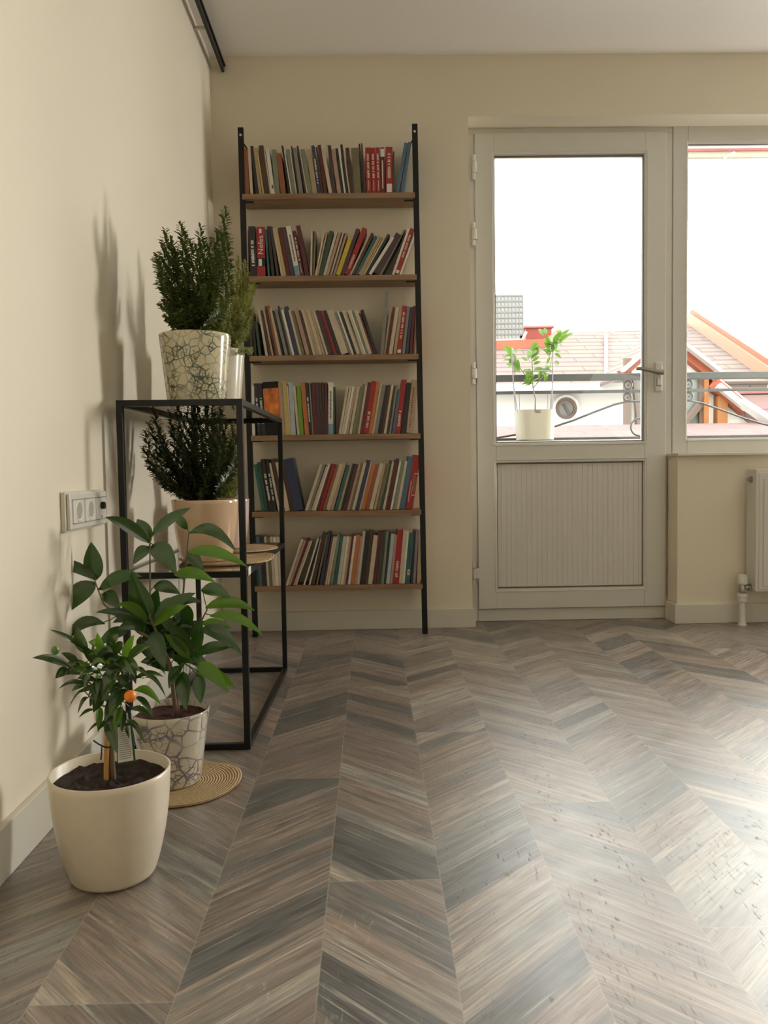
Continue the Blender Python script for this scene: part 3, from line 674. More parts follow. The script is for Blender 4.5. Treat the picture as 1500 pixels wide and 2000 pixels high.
for ri, (ox, oy, sname, items) in enumerate(ROWS):
    S8 = 8.3333; zsh = SHZ[ri]
    # book records
    recs = []
    for i, it in enumerate(items):
        if it[0] == 'x': continue
        nx = items[i+1]
        nb, ntp = (nx[1], nx[2]) if nx[0] == 'x' else (nx[0], nx[1])
        recs.append((it[0], it[1], it[2], it[3], it[4] if len(it) > 4 else '', nb, ntp))
    ylin = lambda px: SH[ri][0]+(SH[ri][1]-SH[ri][0])*(px-SH[ri][2])/(SH[ri][3]-SH[ri][2])
    n_ = len(recs); base_labels = []
    for i, (xb, xt, yt, c, mk, nb, ntp) in enumerate(recs):
        yb = ylin(ox+xb/S8)
        A = P(ox+xb/S8, yb, YBk); T_ = P(ox+xt/S8, oy+yt/S8, YBk); A2 = P(ox+nb/S8, ylin(ox+nb/S8), YBk); 
        # local axes in the shelf plane
        hgt0 = T_.z-zsh; lean = (T_.x-A.x)/hgt0
        th_ = math.atan(lean)
        h = hgt0/math.cos(th_)
        gap_b = (A2.x-A.x); gap_t = (P(ox+ntp/S8, oy+yt/S8, YBk).x-T_.x)
        wdt = max(.0035, min(gap_b, max(gap_t, gap_b*.55))*math.cos(th_)-.0005)
        size = 'slim' if wdt < .0105 else ('thick' if wdt > .020 else 'medium')
        cn = COL[c][0]
        ln = 'upright' if abs(lean) < .05 else ('leaning left' if lean < 0 else 'leaning right')
        d = min(BD-.004, rnd.uniform(.105, .114)) 
        piv = A.x if lean <= 0 else A.x+wdt/math.cos(th_)
        extra = ''
        if mk == 'N': extra = 'with large white lettering on its spine'
        prevc = COL[recs[i-1][3]][1] if i > 0 else None
        if mk == 'N': lab = 'thick upright red book with large white spine lettering, left end of the second shelf'
        elif mk == 'k': lab = 'thick orange and black book with a fiery picture, left part of the fourth shelf'
        elif mk == 's': lab = 'thick tan book with brown scribbled spine at the right end of the fourth shelf'
        elif mk == 'p': lab = 'thick red book with a framed oval picture, right end of the fifth shelf from top'
        elif mk == 'y': lab = 'teal green book with a small yellow emblem on the bottom shelf'
        elif mk == 'd': lab = 'thick navy blue book leaning left beside the gap on the fifth shelf'
        elif mk == 'c': lab = 'maroon book with a white band at the top of its spine, top shelf'
        elif c == 'L': lab = 'lime green book on the fourth shelf from the top'
        elif c == 'Y': lab = 'bright yellow book leaning right on the second shelf from the top'
        elif i == 0: lab = f'{size} {cn} book at the left end of the {SHELFNAME[sname]}'
        else: lab = f'{size} {cn} book, {ORD[i]} from the left on the {SHELFNAME[sname]}'
        bk = bpy.data.objects.new('book', None)
        col.objects.link(bk); bk.empty_display_size = .02
        bk.location = (piv, YBk-.006+rnd.uniform(0, .003), zsh+.0004)
        bk.rotation_euler = (0, th_, 0)
        BASE[bk.name] = Vector((0, 0, 0))
        tag(bk, lab, 'book', 'books on the '+SHELFNAME[sname])
        x0 = 0.0 if lean <= 0 else -wdt
        def sub(b_, nm, m_, par=bk, **kw):
            for q_ in b_.v: q_.x += x0
            o_ = b_.build(nm, m_, par, **kw); return o_
        cm = MATS['book_cover_'+COL[c][1].replace(' ', '_')]
        sub(book_cover_mesh(wdt, h, d), 'cover', cm)
        t = min(.0022, wdt*.2)
        sub(MB().box((t, t, .0015), (wdt-t, d-.003, h-.003)), 'page_block', m_paper)
        def strip(xa, xb2, za, zb2, m_, nm='spine_title', yy=-.0005):
            sub(MB().box((wdt*xa, yy, h*za), (wdt*xb2, .0004, h*zb2)), nm, m_)
        if mk in ('t', 'T', 'F', 'r'):
            mm = {'t': m_markw, 'T': m_mark, 'F': m_mark, 'r': m_mark}[mk]
            b2 = MB(); z = .86 if mk in 'TF' else (.72 if mk == 't' else .42); lo = .34 if mk in 'TF' else (.22 if mk == 't' else .12)
            while z > lo:
                ww = rnd.uniform(.012, .03)
                b2.box((wdt*rnd.uniform(.24, .32), -.0005, h*(z-ww)), (wdt*rnd.uniform(.66, .76), .0004, h*z)); z -= ww+(.008 if rnd.random() < .8 else .035)
            sub(b2, 'spine_title', mm)
            if mk == 'T': strip(.4, .55, .06, .28, m_mark, 'spine_subtitle')
            if mk == 'F': strip(.12, .88, .02, .20 if ri == 0 else .09, m_markw, 'publisher_band')
        if mk == 'b':
            b2 = MB(); z = .82
            while z > .3:
                ww = rnd.uniform(.01, .025); b2.box((wdt*.34, -.0005, h*(z-ww)), (wdt*.62, .0004, h*z)); z -= ww+.008
            sub(b2, 'spine_title', m_markd); strip(.0, 1, 0, .2, mat('pale_blue_band', (.18, .33, .42), .5), 'blue_band')
        if mk == 'c': strip(.05, .95, .80, .97, m_markw, 'white_band'); strip(.3, .6, .1, .72, m_mark)
        if mk == 'm':
            strip(.35, .8, .12, .20, m_markd, 'publisher_mark')
        if mk == 'k':
            strip(.07, .95, .30, .88, mat('fiery_picture', (.62, .17, .03), .4, var=.75, vscale=22), 'picture'); strip(0, 1, .88, 1.0, m_black, 'top_band'); strip(0, 1, 0, .30, m_black, 'bottom_band', -.0004)
        if mk == 's':
            b2 = MB(); z = .85
            while z > .12:
                b2.box((wdt*(.32+rnd.uniform(-.06, .06)), -.0005, h*(z-.03)), (wdt*(.5+rnd.uniform(-.05, .08)), .0004, h*z)); z -= .045
            sub(b2, 'spine_title', mat('brown_lettering', (.17, .09, .04), .6))
        if mk == 'p':
            b2 = MB(); vs = []
            for j in range(24):
                a_ = 2*math.pi*j/24; vs.append((wdt*.74+wdt*.2*math.cos(a_), -.0006, h*.46+h*.17*math.sin(a_)))
            b2.add(vs, [tuple(range(24))[::-1]]); sub(b2, 'cover_picture', mat('brown_portrait', (.24, .10, .05), .5))
            b2 = MB(); g = .02
            b2.box((wdt*.5, -.0005, h*.25), (wdt*.98, .0003, h*.27)); b2.box((wdt*.5, -.0005, h*.65), (wdt*.98, .0003, h*.67)); b2.box((wdt*.5, -.0005, h*.25), (wdt*.54, .0003, h*.67)); sub(b2, 'picture_border', m_mark)
            strip(.12, .3, .12, .52, mat('pink_lettering', (.62, .25, .22), .5))
        if mk == 'y':
            strip(.28, .78, .17, .28, mat('yellow_mark', (.68, .60, .22), .5), 'spine_emblem'); strip(.45, .62, .205, .245, m_markd, 'emblem_mark', -.0008); strip(.35, .6, .38, .72, MATS['book_cover_navy'])
        if mk == 'N':
            me = text_mesh('Nefes')
            me.materials.append(m_markw)
            xs_ = [v_.co.x for v_ in me.vertices]; ys_ = [v_.co.y for v_ in me.vertices]
            L_, H_ = max(xs_)-min(xs_), max(ys_)-min(ys_)
            kx = h*.37/L_; ky = wdt*.62/H_
            for v_ in me.vertices:
                lx, ly = (v_.co.x-min(xs_))*kx, (v_.co.y-min(ys_))*ky
                v_.co = (x0+wdt*.80-ly, -.0006-(.0006 if v_.co.z > 0 else 0), h*.45+lx)
            o_ = bpy.data.objects.new('spine_title', me); col.objects.link(o_); o_.parent = bk
            strip(0, 1, .20, .37, m_black, 'dark_band'); strip(.2, .62, .21, .35, m_markw, 'spine_picture', -.0008)
            strip(.35, .62, .87, .96, m_markw, 'publisher_mark')

# ------------------------------------------------------------------ console table (metal frame, glass shelves)
YT0 = 2.03
cl = P(227.6, 780, YT0); cr_ = P(478, 780, YT0); crb = P(484, 1465, YT0)
TX0 = (cl.x+P(235.5, 1160, YT0).x)/2; TX1 = (cr_.x+crb.x)/2; TZ = (cl.z+cr_.z)/2
rr_ = P(561, 1308, 2.81); YT1 = FL(561.5, 1310).y
TXR = (P(561.6, 1305, YT1).x+P(551.8, 825, YT1).x)/2
sk = (TXR-TX1)/(YT1-YT0)
t_ = .0155
tbl = thing('console_table', 'narrow black metal console table with glass shelves holding potted plants', 'table', ((TX0+TX1)/2, (YT0+YT1)/2, 0))
def tx(x, y): return x+sk*(y-YT0)
ZM = P(470, 1122, YT0).z
for x in (TX0+t_/2, TX1-t_/2):
    for y in (YT0+t_/2, YT1-t_/2):
        MB().bar((tx(x, y), y, 0), (tx(x, y), y, TZ), t_, t_).build('leg', m_black, tbl, bevel=.001)
def rails(z, nm):
    for y in (YT0+t_/2, YT1-t_/2):
        MB().bar((tx(TX0+t_, y), y, z), (tx(TX1-t_, y), y, z), t_, t_).build(nm, m_black, tbl, bevel=.001)
    for x in (TX0+t_/2, TX1-t_/2):
        MB().bar((tx(x, YT0+t_), YT0+t_, z), (tx(x, YT1-t_), YT1-t_, z), t_, t_, up=(0, 0, 1)).build(nm, m_black, tbl, bevel=.001)
rails(TZ-t_/2, 'top_rail'); rails(ZM, 'middle_rail'); rails(t_/2, 'bottom_rail')
def slab(z0, z1):
    b = MB(); a = t_
    q = [(tx(TX0+a, YT0+a), YT0+a, z0), (tx(TX1-a, YT0+a), YT0+a, z0), (tx(TX1-a, YT1-a), YT1-a, z0), (tx(TX0+a, YT1-a), YT1-a, z0)]
    b.prism(q, (0, 0, z1-z0)); b.build('glass_shelf', m_glass, tbl)
slab(TZ-.007, TZ-.001); slab(ZM+.002, ZM+.008)
tgp = P(484, 1113, YT0+.05)
b = MB().box((TX1+.001, YT0+.022, ZM-.006), (TX1+.0025, YT0+.065, ZM+.014)); b.build('price_sticker', mat('sticker', (.75, .75, .72), .4), tbl)

# ------------------------------------------------------------------ plants
def leaf(b, p0, p1, wd, arch=0.0, normal=None, fold=.25, rows=7, point=1.0, mi=0, back=None, twist=0.0, droop=0.0):
    """blade from base to tip; arch lifts the middle, normal tells which way the blade faces"""
    p0, p1 = Vector(p0), Vector(p1); d = p1-p0; L = d.length
    if L < 1e-6: return
    nrm = Vector(normal if normal is not None else (0, -.6, 1)).normalized()
    side = d.cross(nrm)
    if side.length < 1e-5: side = d.cross(Vector((1, 0, 0)))
    side.normalize(); nrm = side.cross(d).normalized()
    if twist:
        side, nrm = side*math.cos(twist)+nrm*math.sin(twist), nrm*math.cos(twist)-side*math.sin(twist)
    up = Vector((0, 0, 1))
    vs, fs = [], []
    cols = (-1, -.55, 0, .55, 1)
    for i in range(rows+1):
        t = i/rows
        c = p0 + d*t + up*(arch*L*4*t*(1-t))
        prof = (math.sin(math.pi*min(1, t**.85))**.75 if t < 1 else 0)*(1-.25*t*point)
        ww = max(wd*.5*prof, wd*.012)
        if t < .10: ww = wd*.05+ww*.3*(t/.1)
        for k in cols:
            vs.append(c + side*(k*ww) + nrm*(abs(k)*ww*fold))
    m_ = len(cols)
    for i in range(rows):
        for j in range(m_-1):
            fs.append((i*m_+j, i*m_+j+1, (i+1)*m_+j+1, (i+1)*m_+j))
    b.add(vs, fs, mi)
def tiny(b, p, d, n_, L, W, mi=0):
    d = d.normalized(); s = d.cross(n_)
    if s.length < 1e-4: return
    s.normalize(); u = s.cross(d)
    b.add([p, p+d*L*.45+s*W*.5+u*L*.06, p+d*L*.85+s*W*.35, p+d*L-u*L*.06, p+d*L*.85-s*W*.35, p+d*L*.45-s*W*.5+u*L*.06, p+d*L*.55-u*L*.02],
          [(0, 1, 6), (0, 6, 5), (1, 2, 6), (5, 6, 4), (2, 3, 6), (6, 3, 4)], mi)
m_leafd = mat('glossy_dark_leaf', (0.026, 0.068, 0.012), 0.20, spec=.8, var=.35, vscale=12, transl=.14)
m_leafb = mat('bright_young_leaf', (0.070, 0.150, 0.014), 0.30, spec=.5, var=.3, vscale=12, transl=.22)
m_citrus = mat('kumquat_leaf', (0.030, 0.062, 0.014), 0.18, spec=.7, var=.35, vscale=14, transl=.12)
m_bush = mat('small_bush_leaf', (0.085, 0.120, 0.028), 0.36, spec=.5, var=.5, vscale=10, transl=.15)
m_bush2 = mat('pale_bush_leaf', (0.26, 0.28, 0.10), 0.38, spec=.5, var=.6, vscale=40, transl=.2)
m_bush3 = mat('dark_bush_leaf', (0.050, 0.068, 0.020), 0.34, spec=.5, var=.5, vscale=12, transl=.12)
m_outleaf = mat('balcony_leaf', (0.060, 0.120, 0.014), 0.45, var=.3, vscale=16, transl=.3)
m_stemg = mat('green_stem', (0.06, 0.09, 0.02), .5)
m_potw = mat('ivory_plastic', (0.66, 0.58, 0.45), 0.28, spec=.5, var=.03, vscale=30)
m_potw2 = mat('white_glazed_pot', (0.72, 0.67, 0.55), 0.15, spec=.6, coat=.4)
m_potp = mat('peach_glazed_pot', (0.64, 0.45, 0.29), 0.17, spec=.6, coat=.4, var=.04, vscale=20)
m_potpk = mat('pinkish_glazed_pot', (0.66, 0.50, 0.44), 0.17, spec=.6, coat=.4)
m_marb_g = marble('green_veined_ceramic', (0.62, 0.56, 0.38), (0.050, 0.075, 0.050), 52, .10)
m_marb_b = marble('blue_veined_ceramic', (0.60, 0.55, 0.44), (0.16, 0.145, 0.185), 30, .075)

def pot(root, c, r0, r1, h, m, wall=.004, soil=None, soil_d=.012, bulge=.0, smooth_bottom=.006, lumps=.004):
    c = Vector(c); prof = [(0.0005, 0), (r0-smooth_bottom, 0)]
    for i in range(5):
        a = math.pi/2*i/4; prof.append((r0-smooth_bottom+smooth_bottom*math.sin(a), smooth_bottom*(1-math.cos(a))))
    for i in range(1, 15):
        t = i/15; prof.append((r0+(r1-r0)*t**(.75 if bulge else 1)+bulge*math.sin(math.pi*t), smooth_bottom+(h-smooth_bottom)*t))
    prof += [(r1, h-.001), (r1-wall*.5, h+.0006), (r1-wall, h-.001), (r1-wall-.001, h-soil_d-.012), (r1-wall-.02, h-soil_d-.02), (.001, h-soil_d-.02)]
    MB().lathe(c, prof, 64).build('pot', m, root, smooth=True)
    if soil:
        b = MB(); k = 40; rings = 12; vs, fs = [], []
        R_ = r1-wall-.0005
        vs.append((c.x, c.y, c.z+h-soil_d+.002))
        for i in range(1, rings+1):
            for j in range(k):
                t = 2*math.pi*j/k; rr = R_*i/rings
                x, y = c.x+rr*math.cos(t), c.y+rr*math.sin(t)
                zz_ = c.z+h-soil_d+(noise.noise(Vector((x*60, y*60, c.x*9)))*lumps+noise.noise(Vector((x*190, y*190, 3)))*lumps*.8)*(1 if i < rings else .2)
                vs.append((x, y, zz_))
        for j in range(k): fs.append((0, 1+j, 1+(j+1) % k))
        for i in range(rings-1):
            for j in range(k):
                a0, a1 = 1+i*k+j, 1+i*k+(j+1) % k; fs.append((a0, a0+k, a1+k, a1))
        b.add(vs, fs); b.build('soil', soil, root, smooth=True)

def mat_disc(name_label, c, r, th=.006, group=None, wav=.0, cat='mat'):
    b = MB(); k = 56; vs, fs = [], []; c = Vector(c)
    rings = 18
    for sgn in (1, 0):
        vs.append((c.x, c.y, c.z+(th if sgn else 0)))
        for i in range(1, rings+1):
            for j in range(k):
                t = 2*math.pi*j/k; rr = r*i/rings*(1+.015*math.sin(3*t+1)+.01*math.sin(5*t))
                e = (i/rings)
                zz_ = wav*max(0, e-.75)*math.sin(2*t+.8)
                z_ = th*(1 if e < .97 else .7) if sgn else (0 if e < .97 else th*.25)
                vs.append((c.x+rr*math.cos(t), c.y+rr*math.sin(t), c.z+z_+max(0, zz_)))
    o = 1+rings*k
    for s_, off in ((1, 0), (0, o)):
        for j in range(k):
            f = (off, off+1+j, off+1+(j+1) % k); fs.append(f if s_ else f[::-1])
        for i in range(rings-1):
            for j in range(k):
                a0, a1 = off+1+i*k+j, off+1+i*k+(j+1) % k; f = (a0, a0+k, a1+k, a1); fs.append(f if s_ else f[::-1])
    for j in range(k):
        a0, a1 = 1+(rings-1)*k+j, 1+(rings-1)*k+(j+1) % k; fs.append((a0, a0+o, a1+o, a1))
    b.add(vs, fs); ob = b.build('round_mat', m_jute, at=(c.x, c.y, c.z), smooth=True)
    return tag(ob, name_label, cat, group)

def bush(root, base, tips, m, n_leaf=34, L=.014, W=.005, mi_seed=1, spread=.02, stem_r=.0014, whorl=3, start=.06, low_len=1.0):
    rg = random.Random(mi_seed); b = MB(); s = MB()
    for tp in tips:
        tp = Vector(tp)
        b0 = Vector(base)+Vector((rg.uniform(-spread, spread), rg.uniform(-spread, spread), 0))
        out = Vector((tp.x-b0.x, tp.y-b0.y, 0))
        pts = []
        for i in range(9):
            t = i/8
            q_ = b0.lerp(tp, t) + out*(.22*math.sin(math.pi*t)) + Vector((0, 0, -.0))
            pts.append(q_)
        s.tube(pts, [stem_r*(1-.6*i/8) for i in range(9)], 5)
        Ln = (tp-b0).length; nn = max(6, int(n_leaf*Ln/.2))
        ph = rg.uniform(0, 6)
        for i in range(nn):
            t = start+(1-start)*i/(nn-1)
            k = t*8; k0 = min(7, int(k)); p_ = pts[k0].lerp(pts[k0+1], k-k0); d_ = (pts[k0+1]-pts[k0]).normalized()
            a1 = d_.orthogonal().normalized(); a2 = d_.cross(a1)
            for j in range(whorl):
                an = ph+i*1.9+j*2*math.pi/whorl+rg.uniform(-.3, .3)
                o_ = a1*math.cos(an)+a2*math.sin(an)
                dd = o_*1.0+d_*rg.uniform(.25, .9)
                sc2 = rg.uniform(.75, 1.2)*(1 if t < .93 else .75)
                tiny(b, p_, dd, (d_-o_*.4).normalized(), L*sc2, W*sc2)
    s.build('stems', m_bark if stem_r > .001 else m_stemg, root, smooth=True)
    b.build('foliage', m, root, smooth=True)

# --- top of the console: green-marbled pot with a tall small-leaved bush
Y1 = YT0+.150
s1 = FPX/Y1
c1 = P(384.5, 770, Y1); c1.z = TZ+.0005
r1 = 68.5/s1; h1 = P(384, 652, Y1-r1*.3).z-c1.z
pl1 = thing('potted_bush', 'tall small-leaved green bush in a green-marbled pot, front of the table top', 'potted plant', c1, 'small-leaved potted bushes on the console table')
pot(pl1, c1, 56/s1, r1, h1, m_marb_g, soil=m_soil, soil_d=.012)
b1 = c1+Vector((0, 0, h1-.012))
rg = random.Random(3); tips = []
for px, py in ((322,450),(353,438),(392,443),(440,408),(306,505),(410,468),(424,452),(340,480),(372,470),(404,500),(446,470),(312,545),(318,590),(328,520),(360,455),(384,480),(430,500),(448,515),(345,500),(396,470),(318,480),(438,445),(332,465),(415,520),(452,560),(306,500),(365,490)):
    tips.append(P(px, py, Y1+rg.uniform(-.07, .07)))
for px, py in ((330,600),(345,560),(360,540),(380,560),(400,560),(420,570),(440,590),(336,625),(350,610),(370,600),(395,610),(425,615)):
    tips.append(P(px, py, Y1-rg.uniform(.02, .085)))
bush(pl1, b1, tips, m_bush, n_leaf=44, L=.021, W=.0075, spread=.035, mi_seed=3)

# --- behind it: white pot with a paler, denser bush, on a jute mat
Y2 = YT0+.43; s2 = FPX/Y2
rw = .082
cw = P(474, 740, Y2); cw = Vector((P(478, 690, Y2).x-rw, Y2, TZ+.0065))
hw = P(476, 683, Y2-rw*.2).z-cw.z
mat_disc('small round jute mat under the white pot on the table top', (cw.x+.010, Y2-.01, TZ+.0003), P(507, 787, Y2).x-cw.x-.010, .006, 'round jute mats')
pl2 = thing('potted_bush', 'pale speckled green bush in a plain white pot, back of the table top', 'potted plant', cw, 'small-leaved potted bushes on the console table')
pot(pl2, cw, rw*.80, rw, hw, m_potw2, soil=m_soil)
b2_ = cw+Vector((0.01, 0, hw-.012)); rg = random.Random(5); tips = []
for px, py in ((465,500),(478,512),(484,535),(492,560),(470,530),(455,540),(497,548),(486,590),(490,620),(484,650),(472,560),(460,580),(478,600),(466,620),(482,575),(450,600),(490,685),(476,640),(495,600)):
    tips.append(P(px, py, Y2+rg.uniform(-.09, .05)))
for px, py in ((415,595),(428,610),(440,600),(432,580),(446,620),(420,630),(452,640)):
    tips.append(P(px, py, Y2-.10-rg.uniform(0, .04)))
bush(pl2, b2_, tips, m_bush2, n_leaf=64, L=.013, W=.0062, spread=.04, mi_seed=5, stem_r=.0011)

# --- middle shelf
Y3 = YT0+.20; s3 = FPX/Y3
ZG = ZM+.0083
c3 = P(404, 1090, Y3); c3.z = ZG+.0075
r3 = 65/s3; h3 = P(404, 976, Y3-r3*.3).z-c3.z
mr_ = .132; mcx = P(538, 1092, Y3+.07).x-mr_
mat_disc('round jute mat under the peach pot, overhanging the middle shelf', (mcx, Y3+.04, ZG+.0002), mr_, .007, 'round jute mats', wav=.03)
pl3 = thing('potted_bush', 'dark dense small-leaved bush in a peach glazed pot on the middle shelf', 'potted plant', c3, 'small-leaved potted bushes on the console table')
pot(pl3, c3, 48/s3, r3, h3, m_potp, soil=m_soil, bulge=.002)
rg = random.Random(9); tips = []
b3 = c3+Vector((0, 0, h3-.012))
for px, py in ((300,798),(282,840),(280,870),(292,825),(345,795),(365,790),(400,792),(430,795),(455,830),(462,850),(466,880),(320,850),(335,830),(352,850),(375,830),(395,840),(415,830),(435,850),(450,870),(305,880),(325,890),(308,920),(340,880),(365,880),(385,880),(410,885),(430,890),(450,905),(318,940),(335,945),(360,930),(390,930),(420,930),(445,930),(290,900),(312,835),(385,790),(415,792),(345,910),(375,915),(405,915)):
    tips.append(P(px, py+3, Y3+rg.uniform(-.085, .085)))
for px, py in ((350,792),(378,800),(405,790),(432,800),(330,800),(440,820),(360,815),(390,812),(418,808)):
    tips.append(P(px, py+2, Y3+rg.uniform(-.03, .05)))
bush(pl3, b3, tips, m_bush3, n_leaf=52, L=.018, W=.0068, spread=.03, mi_seed=9)
Y4 = YT0+.56
rp = .085; c4 = Vector((P(487.5, 1020, Y4).x-rp, Y4, ZG+.0075)); h4 = P(487, 980, Y4).z-c4.z+.01
mat_disc('round jute mat under the pinkish pot at the back of the middle shelf', (c4.x+.045, Y4+.0, ZG+.0002), .125, .007, 'round jute mats')
pl4 = thing('potted_bush', 'lighter green bush in a pinkish pot, mostly hidden at the back of the middle shelf', 'potted plant', c4, 'small-leaved potted bushes on the console table')
pot(pl4, c4, rp*.8, rp, h4, m_potpk, soil=m_soil, bulge=.003)
rg = random.Random(11); tips = []
for px, py in ((458,838),(445,860),(466,870),(440,890),(460,900),(468,905),(452,850),(432,870),(448,920),(465,930),(425,900),(440,940),(455,825)):
    tips.append(P(px, py, Y4+rg.uniform(-.08, .04)))
bush(pl4, c4+Vector((0, 0, h4-.012)), tips, m_bush2, n_leaf=60, L=.013, W=.006, spread=.04, mi_seed=12, stem_r=.0011)

# --- floor, behind: blue-veined pot with the big-leaved plant on a jute mat
base5 = FL(337, 1531); Y5 = base5.y; s5 = FPX/Y5
c5 = Vector((base5.x, Y5, .0075)); r5 = 76.5/s5; h5 = P(335, 1384, Y5).z-.0075
mat_disc('large round jute mat on the floor under the blue-veined pot', (P(352, 1530, Y5).x, Y5-.005, .0003), P(469, 1512, Y5).x-P(352, 1530, Y5).x, .007, 'round jute mats', wav=.03)
tb_ = FL(455, 1493)
pl5 = thing('potted_tree', 'large plant with broad glossy leaves in a blue-veined white pot on the floor', 'potted plant', c5)
pot(pl5, c5, 56/s5, r5, h5, m_marb_b, soil=m_soil2, soil_d=.016, lumps=.006)
rg = random.Random(21)
def Q(px, py, dy=0.0): return P(px, py, Y5+dy)
b = MB()
STEMP = []
def stem(b, pts, r0, r1, k=8):
    n_ = len(pts); out = []
    for i in range(n_-1):
        for j in range(3): out.append(pts[i].lerp(pts[i+1], j/3))
    out.append(pts[-1]); m_ = len(out); STEMP.extend(out)
    b.tube(out, [r0+(r1-r0)*i/(m_-1) for i in range(m_)], k)
base_s = Vector((P(345, 1395, Y5).x, Y5, c5.z+h5-.02))
stem(b, [base_s, Q(338, 1345), Q(333, 1300, -.01), Q(312, 1250, -.02), Q(293, 1205, -.03), Q(293, 1060, -.03)], .0058, .0016)
stem(b, [base_s+Vector((.004, 0, 0)), Q(343, 1330, .01), Q(362, 1285, .02), Q(356, 1180, .02), Q(369, 1040, .02)], .0045, .0015)
stem(b, [Q(333, 1300), Q(300, 1250, -.03), Q(240, 1215, -.04), Q(203, 1180, -.04), Q(185, 1135, -.04)], .0035, .0014)
stem(b, [Q(350, 1310), Q(380, 1265, .0), Q(392, 1215, .0), Q(405, 1190, 0)], .003, .0014)
b.build('stem', m_bark, pl5, smooth=True)
LV = [  # base, tip, width px, arch, depth of tip
 ((292,1060),(206,1010),24,.10,-.05),((293,1060),(268,1014),28,.06,.03),((296,1046),(373,992),26,.04,-.04),((367,1034),(336,1008),18,.12,.03),((368,1042),(462,1078),27,.22,-.03),((366,1078),(483,1107),23,.10,-.06),
 ((292,1068),(260,1103),24,.12,-.04),((298,1064),(345,1122),38,.12,-.06),((366,1082),(398,1120),24,.15,-.02),((340,1122),(420,1137),24,.10,-.04),
 ((189,1132),(83,1105),22,.14,-.03),((187,1133),(178,1059),36,.0,-.01),((186,1138),(118,1205),38,.10,-.04),((193,1152),(278,1126),27,.12,-.05),((203,1158),(235,1190),26,.10,-.04),
 ((291,1208),(257,1118),42,.0,-.07),((293,1212),(308,1150),28,.02,-.03),((296,1214),(382,1158),26,.06,-.06),((298,1222),(366,1182),22,.05,-.08),((288,1212),(228,1180),18,.14,-.09),((284,1218),(187,1196),20,.10,-.08),
 ((285,1225),(230,1228),24,.12,-.07),((300,1145),(352,1160),24,.12,.0),((393,1152),(450,1166),26,.12,-.02),((401,1187),(498,1193),25,.13,-.03),((410,1203),(514,1241),20,.14,-.05),((394,1218),(452,1227),18,.08,-.02),
 ((392,1228),(473,1280),30,.14,-.05),((384,1276),(458,1262),24,.05,-.05),((383,1270),(392,1204),24,.0,-.05),((374,1276),(328,1218),30,.08,-.08),((370,1286),(322,1238),24,.08,-.07),((298,1234),(322,1306),32,.06,-.08),
 ((357,1312),(364,1387),30,.02,-.07),((388,1318),(392,1374),26,.02,-.05),((385,1296),(447,1352),28,.10,-.06),((384,1312),(460,1344),24,.12,-.03),((205,1218),(118,1264),24,.24,-.05),((250,1230),(190,1262),26,.1,-.06),((350,1300),(330,1345),22,.1,-.06)]
for _ in range(56):
    cx_, cy_ = rg.gauss(318, 46), rg.gauss(1235, 42); an = rg.uniform(0, 6.28); ln = rg.uniform(45, 75)
    bx, by = 315+(cx_-315)*.5, 1240+(cy_-1240)*.5
    LV.append(((bx, by), (bx+math.cos(an)*ln, by+math.sin(an)*ln*.7), rg.uniform(20, 30), rg.uniform(.05, .18), rg.uniform(-.02, .09)))
b = MB()
for i, (a, t2, wd, ar, dz) in enumerate(LV):
    d0 = dz*.35 if i < 40 else rg.uniform(-.02, .06)
    A_, T2 = Q(a[0], a[1], d0), Q(t2[0], t2[1], dz)
    A2_ = A_
    upn = abs((T2-A_).normalized().z)
    nr = Vector((rg.uniform(-.35, .35), -rg.uniform(.8, 1.3), rg.uniform(.2, .8))) if upn < .75 else Vector((rg.uniform(-.3, .3), -1, .2))
    mi = 1 if (i in (5, 9, 19, 18, 26, 25, 31, 35, 36, 24) or (i > 40 and rg.random() < .15)) else 0
    leaf(b, A2_, T2, wd/s5*1.16, ar, nr, fold=rg.uniform(.15, .4), rows=9, mi=mi)
    near = min(STEMP, key=lambda q_: (q_-A_).length); b.tube([near, near.lerp(A_, .5)+Vector((0, 0, .001)), A_+(T2-A_)*.06+Vector((0, 0, ar*(T2-A_).length*.2))], .0012, 5, mi=1)
b.build('foliage', [m_leafd, m_leafb], pl5, smooth=True)

# --- floor, front: ivory pot with kumquat tree, stake, tie, tag and one fruit
base6 = FL(222, 1708); Y6 = base6.y; s6 = FPX/Y6
c6 = Vector((base6.x, Y6, .0003)); r6 = 116/s6; h6 = P(222, 1502, Y6).z
pl6 = thing('potted_kumquat', 'small kumquat tree with one orange fruit in a large ivory pot on the floor', 'potted plant', c6)
pot(pl6, c6, 84/s6, r6, h6, m_potw, wall=.005, soil=m_soil, soil_d=.020, bulge=.004, smooth_bottom=.014, lumps=.010)
def K(px, py, dy=0.0): return P(px, py, Y6+dy)
STEMP.clear()
sb = Vector((K(220, 1500).x, Y6, c6.z+h6-.03))
b = MB(); stem(b, [sb, K(218, 1465), K(216, 1430), K(222, 1385), K(236, 1335), K(245, 1285)], .0055, .002)
stem(b, [K(222, 1385), K(205, 1360, -.01), K(180, 1338, -.02), K(140, 1302, -.03)], .0026, .001)
stem(b, [K(222, 1385), K(190, 1375, -.02), K(165, 1350, -.03)], .002, .0008); stem(b, [K(236, 1335), K(255, 1325, -.02), K(275, 1322, -.03)], .002, .0008)
stem(b, [K(222, 1385), K(235, 1365, -.03), K(250, 1350, -.05)], .002, .0009); stem(b, [K(236, 1335), K(215, 1300), K(180, 1270)], .002, .0009)
b.build('trunk', m_bark, pl6, smooth=True)
stk = MB().tube([Vector((K(208, 1500).x, Y6-.004, c6.z+h6-.03)), K(209, 1412, -.006)], .0048, 10); stk.build('bamboo_stake', m_stake, pl6, smooth='auto')
b = MB(); tc_ = K(204, 1459, -.012)
